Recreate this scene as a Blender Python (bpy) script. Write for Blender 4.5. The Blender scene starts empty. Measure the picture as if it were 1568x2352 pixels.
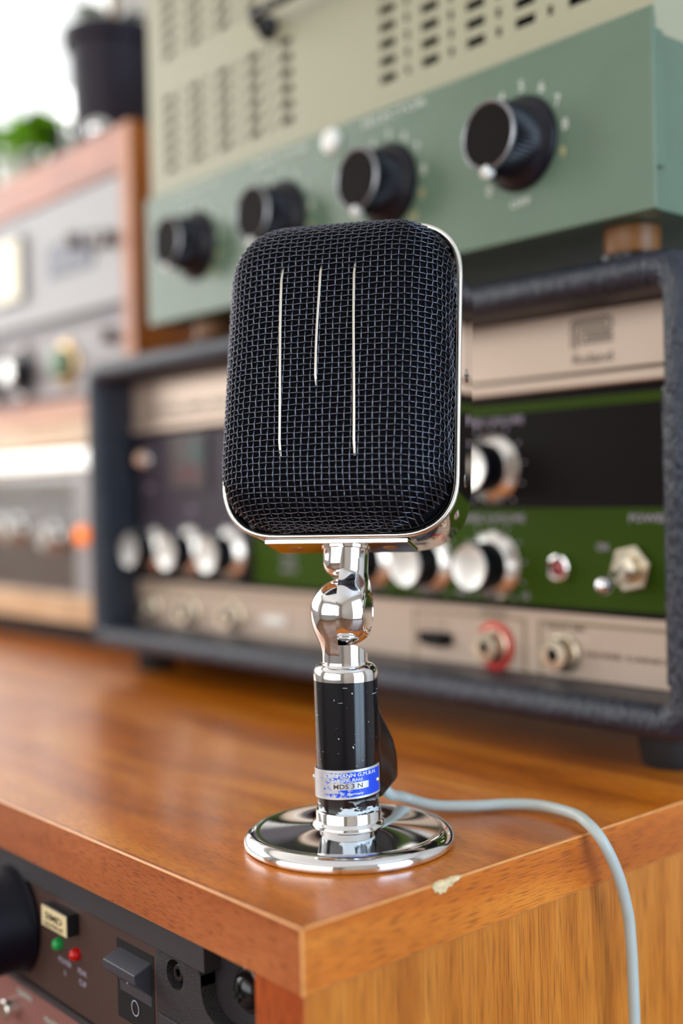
import bpy, bmesh, math, random
from mathutils import Vector, Matrix
random.seed(7)
PI = math.pi
S = bpy.context.scene
COL = S.collection

# ------------------------------------------------------------------ camera
# world: z = 0 is the desk top, origin = near corner of the desk, +X along the
# amplifier fronts (to the right), +Y into the desk
A, ROLL, PITCH, FPX = math.radians(49.3), math.radians(1.35), math.radians(-.95), 2690.
FW0 = Vector((-math.sin(A), math.cos(A), 0)); RT = Vector((math.cos(A), math.sin(A), 0)); UP = Vector((0, 0, 1))
FW = math.cos(PITCH)*FW0 + math.sin(PITCH)*UP
U2 = -math.sin(PITCH)*FW0 + math.cos(PITCH)*UP
CR = math.cos(ROLL)*RT - math.sin(ROLL)*U2
CU = math.sin(ROLL)*RT + math.cos(ROLL)*U2
CAM = Vector((.31526, -.24850, .150))
cd = bpy.data.cameras.new('camera'); cam = bpy.data.objects.new('camera', cd); COL.objects.link(cam)
m = Matrix((CR, CU, -FW)).transposed().to_4x4(); m.translation = CAM
cam.matrix_world = m
cd.sensor_fit = 'VERTICAL'; cd.sensor_height = 36; cd.lens = FPX/2352*36
cd.clip_start = .02; cd.clip_end = 50
cd.dof.use_dof = True; cd.dof.focus_distance = .487; cd.dof.aperture_fstop = 2.8
S.camera = cam

# ------------------------------------------------------------------ world, exposure
S.view_settings.view_transform = 'Standard'; S.view_settings.look = 'None'
S.view_settings.gamma = 1; S.view_settings.use_curve_mapping = False
S.view_settings.exposure = -0.3
w = bpy.data.worlds.new('world'); S.world = w; w.use_nodes = True
w.node_tree.nodes['Background'].inputs[0].default_value = (.85, .92, 1, 1)
w.node_tree.nodes['Background'].inputs[1].default_value = 1.0

# ------------------------------------------------------------------ daylight in two windows and an added front fill
def area(name, loc, direction, sx, sy, power, color):
    l = bpy.data.lights.new(name, 'AREA'); l.shape = 'RECTANGLE'; l.size = sx; l.size_y = sy
    l.energy = power; l.color = color
    o = bpy.data.objects.new(name, l); COL.objects.link(o); o.location = loc
    o.rotation_euler = Vector(direction).to_track_quat('-Z', 'Y').to_euler()
    return o
area('daylight_window_left', (-2.46, -.2, .90), (1, 0, 0), 3.1, 1.45, 66, (1, .985, .96))
area('daylight_window_right', (2.26, .45, .46), (-1, 0, 0), 1.6, 2.1, 76, (.58, .78, 1))
area('daylight_fill_front', (-.1, -2.66, .68), (0, 1, 0), 3.4, 1.8, 66, (1, .99, .97))  # unseen source behind the camera, added to brighten chrome and panels

# ------------------------------------------------------------------ materials
def lin(c):
    return tuple((x/12.92 if x <= .04045 else ((x+.055)/1.055)**2.4) for x in c)
def rgb(r, g, b): return lin((r/255, g/255, b/255)) + (1,)
def mat(name, color, rough=.5, metal=0, coat=0, bump=0, bscale=200, bstretch=(1, 1, 1), var=0, vscale=20, emit=None, estr=1, trans=0, ior=1.5, sheen=0, spec=None, detail=4, bdist=.001):
    m = bpy.data.materials.new(name); m.use_nodes = True
    nt = m.node_tree; b = nt.nodes['Principled BSDF']
    b.inputs['Base Color'].default_value = color
    b.inputs['Roughness'].default_value = rough; b.inputs['Metallic'].default_value = metal
    b.inputs['Coat Weight'].default_value = coat; b.inputs['Coat Roughness'].default_value = .08
    b.inputs['Transmission Weight'].default_value = trans; b.inputs['IOR'].default_value = ior
    if sheen: b.inputs['Sheen Weight'].default_value = sheen
    if spec is not None: b.inputs['Specular IOR Level'].default_value = spec
    if emit: b.inputs['Emission Color'].default_value = emit; b.inputs['Emission Strength'].default_value = estr
    if bump or var:
        tc = nt.nodes.new('ShaderNodeTexCoord'); mp = nt.nodes.new('ShaderNodeMapping'); mp.inputs['Scale'].default_value = bstretch
        nt.links.new(tc.outputs['Object'], mp.inputs[0])
    if bump:
        n = nt.nodes.new('ShaderNodeTexNoise'); n.inputs['Scale'].default_value = bscale; n.inputs['Detail'].default_value = detail
        bp = nt.nodes.new('ShaderNodeBump'); bp.inputs['Strength'].default_value = bump; bp.inputs['Distance'].default_value = bdist
        nt.links.new(mp.outputs[0], n.inputs[0]); nt.links.new(n.outputs[0], bp.inputs['Height']); nt.links.new(bp.outputs[0], b.inputs['Normal'])
    if var:
        n2 = nt.nodes.new('ShaderNodeTexNoise'); n2.inputs['Scale'].default_value = vscale; n2.inputs['Detail'].default_value = 6
        r = nt.nodes.new('ShaderNodeValToRGB')
        r.color_ramp.elements[0].position = .3; r.color_ramp.elements[1].position = .7
        r.color_ramp.elements[0].color = tuple(c*(1-var) for c in color[:3])+(1,)
        r.color_ramp.elements[1].color = tuple(min(1, c*(1+var)) for c in color[:3])+(1,)
        nt.links.new(mp.outputs[0], n2.inputs[0]); nt.links.new(n2.outputs[0], r.inputs[0]); nt.links.new(r.outputs[0], b.inputs['Base Color'])
    return m

def wood(name, dark, mid, light, axis, rough=.32, coat=.25, scale=1.0, pore=1.0, angle=0.0, pa=90, pc=1100, blotch=1.0, ns=38):
    """grain runs along axis 0/1/2"""
    m = bpy.data.materials.new(name); m.use_nodes = True
    nt = m.node_tree; L = nt.links; b = nt.nodes['Principled BSDF']
    tc = nt.nodes.new('ShaderNodeTexCoord')
    rot = nt.nodes.new('ShaderNodeMapping'); rot.inputs['Rotation'].default_value = (0, 0, angle)
    L.new(tc.outputs['Object'], rot.inputs[0])
    def noise(sa, sc, det, dist=0):
        mp = nt.nodes.new('ShaderNodeMapping'); s = [sc, sc, sc]; s[axis] = sa
        mp.inputs['Scale'].default_value = s; L.new(rot.outputs[0], mp.inputs[0])
        n = nt.nodes.new('ShaderNodeTexNoise'); n.inputs['Scale'].default_value = scale; n.inputs['Detail'].default_value = det
        n.inputs['Distortion'].default_value = dist; L.new(mp.outputs[0], n.inputs[0]); return n
    n1 = noise(5, ns, 6, .6)
    r1 = nt.nodes.new('ShaderNodeValToRGB'); e = r1.color_ramp.elements
    e[0].position = .28; e[0].color = dark; e[1].position = .72; e[1].color = light
    x = e.new(.5); x.color = mid
    L.new(n1.outputs[0], r1.inputs[0])
    n2 = noise(pa, pc, 3)
    r2 = nt.nodes.new('ShaderNodeValToRGB'); r2.color_ramp.elements[0].position = .34; r2.color_ramp.elements[1].position = .5
    v = 1-.45*pore
    r2.color_ramp.elements[0].color = (v, v*.9, v*.85, 1); r2.color_ramp.elements[1].color = (1, 1, 1, 1)
    L.new(n2.outputs[0], r2.inputs[0])
    n3 = noise(16, 16, 4, .4)
    r3 = nt.nodes.new('ShaderNodeValToRGB'); r3.color_ramp.elements[0].position = .35; r3.color_ramp.elements[1].position = .65
    r3.color_ramp.elements[0].color = (1-.16*blotch, 1-.2*blotch, 1-.24*blotch, 1); r3.color_ramp.elements[1].color = (1.06, 1.06, 1.04, 1)
    L.new(n3.outputs[0], r3.inputs[0])
    m1 = nt.nodes.new('ShaderNodeMixRGB'); m1.blend_type = 'MULTIPLY'; m1.inputs[0].default_value = 1
    m2 = nt.nodes.new('ShaderNodeMixRGB'); m2.blend_type = 'MULTIPLY'; m2.inputs[0].default_value = 1
    L.new(r1.outputs[0], m1.inputs[1]); L.new(r2.outputs[0], m1.inputs[2]); L.new(m1.outputs[0], m2.inputs[1]); L.new(r3.outputs[0], m2.inputs[2])
    L.new(m2.outputs[0], b.inputs['Base Color'])
    b.inputs['Roughness'].default_value = rough; b.inputs['Coat Weight'].default_value = coat; b.inputs['Coat Roughness'].default_value = .18
    bp = nt.nodes.new('ShaderNodeBump'); bp.inputs['Strength'].default_value = .12; bp.inputs['Distance'].default_value = .0006
    L.new(n2.outputs[0], bp.inputs['Height']); L.new(bp.outputs[0], b.inputs['Normal'])
    return m

WD, WM, WL = rgb(160, 80, 8), rgb(208, 114, 18), rgb(232, 148, 44)
M = {}
M['wood_top'] = wood('desk_wood_top', WD, WM, WL, 0, rough=.30, coat=.3, pa=150, pc=1900, blotch=.7)
M['wood_front'] = wood('desk_wood_front', rgb(140, 68, 30), rgb(170, 90, 46), rgb(192, 112, 64), 0, rough=.34, coat=.4, pa=150, pc=2000, blotch=.6)
M['wood_side'] = wood('desk_wood_side', rgb(176, 86, 14), rgb(206, 110, 22), rgb(226, 138, 44), 1, rough=.36, coat=.2, pa=100, pc=1900, blotch=.6)
M['wood_panel'] = wood('desk_wood_panel', rgb(176, 98, 22), rgb(198, 116, 32), rgb(214, 136, 50), 2, rough=.36, coat=.2, pa=40, pc=1600, pore=1.1, blotch=.4, ns=110)
M['wood_worn'] = mat('desk_worn_edge', rgb(216, 150, 88), .4, var=.15, vscale=120)
M['wood_leg'] = wood('desk_leg_front', rgb(130, 48, 14), rgb(160, 66, 20), rgb(180, 84, 30), 2, rough=.4)
M['bare'] = mat('bare_chipped_wood', rgb(232, 206, 160), .8, bump=.6, bscale=900, var=.25, vscale=500)
M['chrome'] = mat('chrome', (.86, .86, .87, 1), .045, 1)
M['chrome_rim'] = mat('satin_chrome_rim', (.90, .89, .84, 1), .22, 1)
M['wire'] = mat('black_wire', (.10, .105, .13, 1), .24, .9)
M['cloth'] = mat('black_acoustic_cloth', (.004, .004, .006, 1), .95, spec=.1)
M['bar'] = mat('brushed_bar', (.70, .63, .53, 1), .32, 1)
M['dark_felt'] = mat('dark_felt', (.012, .011, .012, 1), .9)
M['steel'] = mat('steel', (.55, .55, .56, 1), .25, 1)
M['alu'] = mat('aluminium', (.82, .81, .78, 1), .24, 1)
M['alu_flat'] = mat('brushed_aluminium', (.84, .83, .80, 1), .34, 1)
M['black_gloss'] = mat('black_gloss', (.006, .006, .008, 1), .16)
M['black_plastic'] = mat('black_plastic', (.010, .010, .012, 1), .32)
M['knob_black'] = mat('knob_black', (.006, .006, .012, 1), .34, spec=.35)
M['knob_face'] = mat('knob_face_brown', (.006, .0035, .003, 1), .6, spec=.08)
M['boot'] = mat('cable_boot', (.012, .007, .005, 1), .22)
M['cable'] = mat('grey_cable', rgb(178, 186, 182), .38, bump=.1, bscale=600)
M['tolex'] = mat('black_tolex', (.014, .018, .032, 1), .38, bump=1.0, bscale=330, bstretch=(1, .6, .45), detail=3, bdist=.0022)
M['beige'] = mat('champagne_panel', rgb(196, 176, 160), .36, .55)
M['beige_low'] = mat('champagne_panel_lower', rgb(192, 172, 156), .42, .35)
M['tan_print'] = mat('olive_tan_print', rgb(140, 124, 92), .5)
M['dark_print'] = mat('dark_print', rgb(70, 58, 44), .5)
M['brown_print'] = mat('brown_print', rgb(92, 58, 36), .5)
M['grey_print'] = mat('grey_print', rgb(170, 160, 178), .5)
M['panel_black'] = mat('panel_black', (.005, .003, .003, 1), .6, spec=.12)
M['panel_haze'] = mat('panel_haze', (.040, .030, .044, 1), .5, spec=.3)
M['green_print'] = mat('leaf_green_print', rgb(50, 74, 1), .6, spec=.12)
M['brass'] = mat('aged_brass', (.55, .38, .20, 1), .3, 1)
M['nickel'] = mat('nickel', (.74, .66, .52, 1), .26, 1)
M['hole'] = mat('dark_hole', (.004, .003, .003, 1), .9)
M['red'] = mat('red_plastic', rgb(214, 44, 34), .4)
M['red_lens'] = mat('red_lens', (.30, .004, .008, 1), .12, coat=.6)
M['rubber'] = mat('black_rubber', (.008, .007, .007, 1), .7)
M['hammer'] = mat('green_grey_enamel', rgb(92, 114, 94), .34, bump=.15, bscale=340, var=.05, vscale=40, coat=.15)
M['cage'] = mat('beige_enamel', rgb(162, 159, 132), .42, bump=.1, bscale=500)
M['brown_foot'] = mat('amber_foot', rgb(120, 72, 14), .45)
M['white_print'] = mat('white_print', rgb(206, 212, 200), .5)
M['cream_print'] = mat('cream_print', rgb(186, 176, 120), .5)
M['white_plastic'] = mat('white_plastic', rgb(238, 238, 232), .3)
M['grey_panel'] = mat('silver_grey_panel', rgb(158, 156, 158), .42, .15)
M['grey_dark'] = mat('slate_window', rgb(82, 84, 102), .3)
M['cab_wood'] = wood('cabinet_wood', rgb(150, 74, 40), rgb(188, 108, 70), rgb(204, 128, 92), 0, rough=.4, pore=.6)
M['cab_side'] = wood('cabinet_side_wood', rgb(160, 86, 20), rgb(186, 106, 34), rgb(200, 122, 50), 2, rough=.4, pore=.6)
M['recv_wood'] = wood('receiver_wood', rgb(176, 104, 64), rgb(206, 140, 98), rgb(222, 166, 126), 0, rough=.4, pore=.5)
M['recv_lip'] = wood('receiver_lip', rgb(196, 152, 108), rgb(218, 182, 140), rgb(230, 198, 160), 0, rough=.4, pore=.4)
M['dial'] = mat('dial_plate', rgb(96, 76, 62), .4)
M['amber'] = mat('amber_lamp', rgb(255, 140, 30), .3, emit=rgb(255, 120, 20), estr=1.2)
M['glass'] = mat('clear_glass', (1, 1, 1, 1), .03, trans=1, ior=1.45)
M['pot_black'] = mat('black_pot', rgb(32, 25, 38), .5, spec=.25)
def leaf_mat(name, col, tcol):
    m = mat(name, col, .4, var=.25, vscale=25); nt = m.node_tree
    t = nt.nodes.new('ShaderNodeBsdfTranslucent'); t.inputs[0].default_value = tcol
    mx = nt.nodes.new('ShaderNodeMixShader'); mx.inputs[0].default_value = .7
    nt.links.new(nt.nodes['Principled BSDF'].outputs[0], mx.inputs[1]); nt.links.new(t.outputs[0], mx.inputs[2])
    nt.links.new(mx.outputs[0], nt.nodes['Material Output'].inputs[0]); return m
M['leaf'] = leaf_mat('leaf_green', rgb(110, 164, 10), rgb(196, 236, 24))
M['leaf_dark'] = mat('leaf_dark', rgb(54, 96, 22), .4, var=.3, vscale=25)
M['petal'] = mat('pale_petal', rgb(236, 216, 214), .6)
M['pale_leaf'] = mat('pale_leaf', rgb(186, 194, 184), .5)
M['stalk'] = mat('brown_stalk', rgb(128, 90, 40), .6)
M['soil'] = mat('soil', rgb(50, 36, 26), .9)
M['white_glaze'] = mat('white_glaze', rgb(236, 240, 236), .15, coat=.5)
M['rack_brown'] = mat('brown_black_panel', rgb(70, 48, 42), .5, bump=.15, bscale=1500)
M['rack_bar'] = mat('charcoal_bar', rgb(56, 52, 56), .5, bump=.1, bscale=1500)
M['rack_cheek'] = mat('textured_plastic', rgb(44, 38, 42), .36, bump=1.0, bscale=2300, detail=2)
M['rack_red'] = mat('maroon_panel', rgb(140, 92, 84), .5)
M['switch'] = mat('switch_plastic', rgb(62, 62, 70), .4)
M['led_green'] = mat('green_led', rgb(20, 150, 70), .2, emit=rgb(10, 160, 70), estr=.06)
M['led_red'] = mat('red_led', rgb(190, 10, 6), .2, emit=rgb(200, 8, 4), estr=.06)
M['label_cream'] = mat('cream_button', rgb(226, 206, 160), .5)
M['wall'] = mat('wall_paint', rgb(186, 180, 172), .8)
M['ceil'] = mat('ceiling_paint', rgb(228, 225, 220), .8)
M['floorm'] = wood('floor_wood', rgb(86, 54, 30), rgb(112, 72, 42), rgb(132, 88, 54), 0, rough=.5, scale=.3, pore=.5)
M['sash'] = mat('window_frame_paint', rgb(240, 238, 232), .4)

def curtain_mat():
    m = bpy.data.materials.new('sheer_curtain'); m.use_nodes = True; nt = m.node_tree
    o = nt.nodes['Material Output']; nt.nodes.remove(nt.nodes['Principled BSDF'])
    t = nt.nodes.new('ShaderNodeBsdfTransparent'); t.inputs[0].default_value = (.98, .98, .97, 1)
    d = nt.nodes.new('ShaderNodeBsdfTranslucent'); d.inputs[0].default_value = (.95, .94, .92, 1)
    mx = nt.nodes.new('ShaderNodeMixShader'); mx.inputs[0].default_value = .3
    nt.links.new(t.outputs[0], mx.inputs[1]); nt.links.new(d.outputs[0], mx.inputs[2]); nt.links.new(mx.outputs[0], o.inputs[0])
    return m
M['curtain'] = curtain_mat()

def stem_mat():
    """black lacquer with scratches and bare-metal chips near the bottom"""
    m = bpy.data.materials.new('scratched_black_lacquer'); m.use_nodes = True; nt = m.node_tree; L = nt.links
    b = nt.nodes['Principled BSDF']
    tc = nt.nodes.new('ShaderNodeTexCoord')
    sep = nt.nodes.new('ShaderNodeSeparateXYZ'); L.new(tc.outputs['Object'], sep.inputs[0])
    def thr(scale, st, lo, hi, det=2):
        mp = nt.nodes.new('ShaderNodeMapping'); mp.inputs['Scale'].default_value = st; L.new(tc.outputs['Object'], mp.inputs[0])
        n = nt.nodes.new('ShaderNodeTexNoise'); n.inputs['Scale'].default_value = scale; n.inputs['Detail'].default_value = det; L.new(mp.outputs[0], n.inputs[0])
        r = nt.nodes.new('ShaderNodeMapRange'); r.inputs[1].default_value = lo; r.inputs[2].default_value = hi; L.new(n.outputs[0], r.inputs[0]); return r
    specks = thr(520, (1, 1, 1), .735, .75)
    lines = thr(150, (1, 1, 9), .745, .755, 1)
    chips = thr(120, (1, 1, 3.0), .56, .575, 4)
    low = nt.nodes.new('ShaderNodeMapRange'); low.inputs[1].default_value = .0212; low.inputs[2].default_value = .0180; L.new(sep.outputs[2], low.inputs[0])
    mul = nt.nodes.new('ShaderNodeMath'); mul.operation = 'MULTIPLY'; L.new(chips.outputs[0], mul.inputs[0]); L.new(low.outputs[0], mul.inputs[1])
    mx = nt.nodes.new('ShaderNodeMath'); mx.operation = 'MAXIMUM'; L.new(specks.outputs[0], mx.inputs[0]); L.new(lines.outputs[0], mx.inputs[1])
    mx2 = nt.nodes.new('ShaderNodeMath'); mx2.operation = 'MAXIMUM'; L.new(mx.outputs[0], mx2.inputs[0]); L.new(mul.outputs[0], mx2.inputs[1])
    c = nt.nodes.new('ShaderNodeMixRGB'); c.inputs[1].default_value = (.005, .005, .007, 1); c.inputs[2].default_value = (.55, .60, .62, 1)
    L.new(mx2.outputs[0], c.inputs[0]); L.new(c.outputs[0], b.inputs['Base Color'])
    b.inputs['Roughness'].default_value = .14
    return m
M['stem'] = stem_mat()

def plate_mat():
    """blue printed nameplate, the print worn off to bare aluminium towards the left"""
    m = bpy.data.materials.new('worn_blue_nameplate'); m.use_nodes = True; nt = m.node_tree; L = nt.links
    b = nt.nodes['Principled BSDF']
    uv = nt.nodes.new('ShaderNodeUVMap'); uv.uv_map = 'UVMap'
    sep = nt.nodes.new('ShaderNodeSeparateXYZ'); L.new(uv.outputs[0], sep.inputs[0])
    n = nt.nodes.new('ShaderNodeTexNoise'); n.inputs['Scale'].default_value = 26; n.inputs['Detail'].default_value = 5; L.new(uv.outputs[0], n.inputs[0])
    a = nt.nodes.new('ShaderNodeMath'); a.operation = 'MULTIPLY_ADD'; a.inputs[1].default_value = .80; a.inputs[2].default_value = -.36; L.new(sep.outputs[0], a.inputs[0])
    s = nt.nodes.new('ShaderNodeMath'); s.operation = 'ADD'; L.new(n.outputs[0], s.inputs[0]); L.new(a.outputs[0], s.inputs[1])
    r = nt.nodes.new('ShaderNodeMapRange'); r.inputs[1].default_value = .46; r.inputs[2].default_value = .60; L.new(s.outputs[0], r.inputs[0])
    c = nt.nodes.new('ShaderNodeMixRGB'); c.inputs[1].default_value = (.56, .58, .62, 1); c.inputs[2].default_value = rgb(18, 70, 214)
    L.new(r.outputs[0], c.inputs[0]); L.new(c.outputs[0], b.inputs['Base Color'])
    inv = nt.nodes.new('ShaderNodeMath'); inv.operation = 'MULTIPLY_ADD'; inv.inputs[1].default_value = -.55; inv.inputs[2].default_value = .6; L.new(r.outputs[0], inv.inputs[0]); L.new(inv.outputs[0], b.inputs['Metallic'])
    b.inputs['Roughness'].default_value = .38
    return m
M['plate'] = plate_mat()
M['plate_ink'] = mat('nameplate_lettering', (.75, .80, .86, 1), .5)
M['plate_bare'] = mat('bare_nameplate', (.62, .63, .66, 1), .4, .6)

# ------------------------------------------------------------------ mesh helpers
class MB:
    def __init__(s): s.v = []; s.f = []; s.mi = []
    def add(s, vs, fs, mi=0):
        o = len(s.v); s.v += [tuple(v) for v in vs]
        s.f += [tuple(i+o for i in f) for f in fs]; s.mi += [mi]*len(fs); return s
    def box(s, x0, x1, y0, y1, z0, z1, mi=0):
        vs = [(x, y, z) for z in (z0, z1) for y in (y0, y1) for x in (x0, x1)]
        return s.add(vs, [(0, 2, 3, 1), (4, 5, 7, 6), (0, 1, 5, 4), (2, 6, 7, 3), (0, 4, 6, 2), (1, 3, 7, 5)], mi)
    def loft(s, loops, cap0=True, cap1=True, mi=0, closed=True):
        n = len(loops[0]); vs = [p for l in loops for p in l]; fs = []
        for k in range(len(loops)-1):
            for i in range(n if closed else n-1):
                j = (i+1) % n
                fs.append((k*n+i, k*n+j, (k+1)*n+j, (k+1)*n+i))
        if cap0: fs.append(tuple(range(n))[::-1])
        if cap1: fs.append(tuple((len(loops)-1)*n+i for i in range(n)))
        return s.add(vs, fs, mi)
    def lathe(s, prof, origin=(0, 0, 0), axis=(0, 0, 1), seg=48, mi=0, cap=True):
        """prof: [(radius, height)]"""
        ax = Vector(axis).normalized(); t = Vector((1, 0, 0)) if abs(ax.x) < .8 else Vector((0, 1, 0))
        e1 = ax.cross(t).normalized(); e2 = ax.cross(e1); o = Vector(origin)
        loops = [[o+ax*h+(e1*math.cos(2*PI*i/seg)+e2*math.sin(2*PI*i/seg))*max(r, 1e-5) for i in range(seg)] for r, h in prof]
        return s.loft(loops, cap, cap, mi)
    def tube(s, pts, r, seg=10, mi=0):
        pts = [Vector(p) for p in pts]; loops = []; prev = None
        for i, p in enumerate(pts):
            t = (pts[min(i+1, len(pts)-1)]-pts[max(i-1, 0)]).normalized()
            if prev is None:
                e = t.cross(Vector((0, 0, 1)) if abs(t.z) < .9 else Vector((1, 0, 0))).normalized()
            else:
                e = (prev-t*prev.dot(t)).normalized()
            prev = e; f = t.cross(e); rr = r[i] if isinstance(r, (list, tuple)) else r
            loops.append([p+(e*math.cos(2*PI*k/seg)+f*math.sin(2*PI*k/seg))*rr for k in range(seg)])
        return s.loft(loops, True, True, mi)
    def prism(s, poly, y0, y1, mi=0):
        """poly in (x,z), extruded along y"""
        return s.loft([[(x, y0, z) for x, z in poly], [(x, y1, z) for x, z in poly]], mi=mi)

def new(name, mb, mats, parent=None, smooth=True, bevel=0, seg=2, fix=True, angle=40):
    me = bpy.data.meshes.new(name); me.from_pydata(mb.v, [], mb.f)
    if not isinstance(mats, (list, tuple)): mats = [mats]
    for mm in mats: me.materials.append(M[mm] if isinstance(mm, str) else mm)
    me.polygons.foreach_set('material_index', mb.mi)
    if fix:
        bm = bmesh.new(); bm.from_mesh(me); bmesh.ops.recalc_face_normals(bm, faces=bm.faces); bm.to_mesh(me); bm.free()
    o = bpy.data.objects.new(name, me); COL.objects.link(o)
    if smooth:
        me.polygons.foreach_set('use_smooth', [True]*len(me.polygons)); me.set_sharp_from_angle(angle=math.radians(angle))
    if bevel:
        b = o.modifiers.new('bevel', 'BEVEL'); b.width = bevel; b.segments = seg; b.limit_method = 'ANGLE'; b.angle_limit = math.radians(35)
        b.harden_normals = True
    if parent is not None: o.parent = parent
    return o
# every parent in this script is an Empty (or mesh) whose own transform the children inherit
def thing(name, label, cat, loc=(0, 0, 0), group=None):
    o = bpy.data.objects.new(name, None); COL.objects.link(o); o.location = loc; o.empty_display_size = .02
    tag(o, label, cat, group); return o
def tag(o, label, cat, group=None, kind=None):
    o['label'] = label; o['category'] = cat
    if group: o['group'] = group
    if kind: o['kind'] = kind
    return o
def part(name, mb, mats, root, **k):
    """mesh given in world coordinates, made a child of root"""
    o = new(name, mb, mats, **k); o.parent = root
    off = Vector((0, 0, 0)); q = root
    while q is not None: off += q.location; q = q.parent
    o.location = -off
    return o
def lpart(name, me, root, loc):
    """shared mesh in local coordinates placed at world loc under root"""
    o = bpy.data.objects.new(name, me); COL.objects.link(o); o.parent = root
    off = Vector((0, 0, 0)); q = root
    while q is not None: off += q.location; q = q.parent
    o.location = Vector(loc)-off
    return o
def structure(name, mb, mats, **k):
    o = new(name, mb, mats, **k); o['kind'] = 'structure'; return o

def rrect(x0, x1, z0, z1, r, n=6, y=0):
    pts = []
    for cx, cz, a0 in ((x1-r, z1-r, 0), (x0+r, z1-r, 90), (x0+r, z0+r, 180), (x1-r, z0+r, 270)):
        for i in range(n+1):
            a = math.radians(a0+90*i/n); pts.append((cx+r*math.cos(a), y, cz+r*math.sin(a)))
    return pts

def text(s, size):
    """2D triangulated text: verts (x,y) starting at x=0 on the baseline, faces, width"""
    cu = bpy.data.curves.new('t', 'FONT'); cu.body = s; cu.size = size; cu.resolution_u = 2; cu.offset = size*.012
    o = bpy.data.objects.new('t', cu); COL.objects.link(o)
    me = o.to_mesh()
    v = [(p.co.x, p.co.y) for p in me.vertices]; f = [tuple(p.vertices) for p in me.polygons]
    o.to_mesh_clear(); bpy.data.objects.remove(o); bpy.data.curves.remove(cu)
    return v, f, (max(p[0] for p in v) if v else 0)
def print_text(root, s, x, y, z, size, mt, align='c', width=None, name='lettering'):
    """lettering on a panel that faces -Y, baseline at z"""
    v, f, wd = text(s, size); k = 1
    if width: k = width/wd; wd = width
    ox = {'c': -wd/2, 'l': 0, 'r': -wd}[align]
    mb = MB().add([(x+ox+p[0]*k, y, z+p[1]) for p in v], f)
    return part(name, mb, mt, root, smooth=False, fix=False)

# ------------------------------------------------------------------ the room
FZ, CZ = -.72, 1.93
XL, XR, YF, YB = -2.4, 2.2, -2.6, 1.75
structure('floor', MB().box(XL-.1, XR+.1, YF-.1, YB+.1, FZ-.05, FZ), 'floorm', smooth=False)
structure('ceiling', MB().box(XL-.1, XR+.1, YF-.1, YB+.1, CZ, CZ+.05), 'ceil', smooth=False)
structure('wall_back', MB().box(XL-.1, XR+.1, YB, YB+.1, FZ, CZ), 'wall', smooth=False)
def holed_wall(name, axis, p0, p1, a0, a1, h0, h1, b0, b1):
    """wall slab p0..p1 along axis, spans a0..a1, with an opening h0..h1 x b0..b1"""
    mb = MB()
    def bx(u0, u1, v0, v1):
        if axis == 0: mb.box(p0, p1, u0, u1, v0, v1)
        else: mb.box(u0, u1, p0, p1, v0, v1)
    bx(a0, h0, FZ, CZ); bx(h1, a1, FZ, CZ); bx(h0, h1, FZ, b0); bx(h0, h1, b1, CZ)
    return structure(name, mb, 'wall', smooth=False)
holed_wall('wall_left', 0, XL-.12, XL, YF, YB, -1.75, 1.35, .17, 1.63)
holed_wall('wall_right', 0, XR, XR+.12, YF, YB, -.35, 1.25, -.62, 1.55)
holed_wall('wall_front', 1, YF-.12, YF, XL, XR, -1.8, 1.6, -.22, 1.58)
def window(name, axis, p, a0, a1, b0, b1, nm):
    fr = MB(); t = .035
    def bx(mb, u0, u1, v0, v1, q0=-.02, q1=.02):
        if axis == 0: mb.box(p+q0, p+q1, u0, u1, v0, v1)
        else: mb.box(u0, u1, p+q0, p+q1, v0, v1)
    bx(fr, a0, a1, b0, b0+t); bx(fr, a0, a1, b1-t, b1); bx(fr, a0, a0+t, b0, b1); bx(fr, a1-t, a1, b0, b1)
    root = structure(name, fr, 'sash', bevel=.004)
    for k in range(1, nm):
        u = a0+(a1-a0)*k/nm; mb = MB(); bx(mb, u-.02, u+.02, b0+t, b1-t); o = new('mullion', mb, 'sash', bevel=.003); o.parent = root
    return root
window('window_1', 0, XL-.03, -1.75, 1.35, .17, 1.63, 4)
window('window_2', 0, XR+.03, -.35, 1.25, -.62, 1.55, 2)
window('added_front_window', 1, YF-.03, -1.8, 1.6, -.22, 1.58, 4)  # unseen window, added and widened around the front fill
# sheer curtain in folds across the wide window
mb = MB(); N = 240
loops = []
for z in (FZ+.35, 1.72):
    loops.append([(XL+.06+.018*math.sin(i*.55)+.008*math.sin(i*.21), -1.9+3.4*i/N, z) for i in range(N+1)])
mb.loft(loops, False, False, closed=False)
cur = new('sheer_curtain', mb, 'curtain', fix=False)
tag(cur, 'white sheer curtain glowing with daylight behind the plants', 'curtain')

# ------------------------------------------------------------------ desk
DX, DY, T = -1.75, .85, .024
desk = thing('desk', 'orange-brown veneered wooden desk carrying the microphone and the amplifiers', 'desk', (-.6, .4, FZ))
part('desktop', MB().box(DX, -.0022, .0022, DY, -T, 0), 'wood_top', desk, smooth=False)
def band(along, a0, a1, mt):
    """edge band with worn chamfers; outer face at x=0 (along y) or y=0 (along x)"""
    c = .0007; prof = [(.0022, -T), (c, -T), (0, -T+c), (0, -c), (c, 0), (.0022, 0)]   # (depth behind face, z)
    mb = MB()
    def pt(d, z, a): return (a, d, z) if along == 0 else (-d, a, z)
    loops = []
    for a in (a0, a1): loops.append([pt(d, z, a) for d, z in prof])
    mb.loft(loops)
    mb.mi = [1 if k in (1, 3) else 0 for k in range(len(mb.f))]
    return part('edge_band', mb, [mt, 'wood_worn'], desk, smooth=False)
band(0, DX, -.0009, 'wood_front'); band(1, .0009, DY, 'wood_side')
mb = MB(); mb.loft([[(-.0009, 0, z), (0, .0009, z), (-.0009, .0009, z)] for z in (-T, -.0004)])
part('corner_edge', mb, 'wood_worn', desk, smooth=False)
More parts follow.
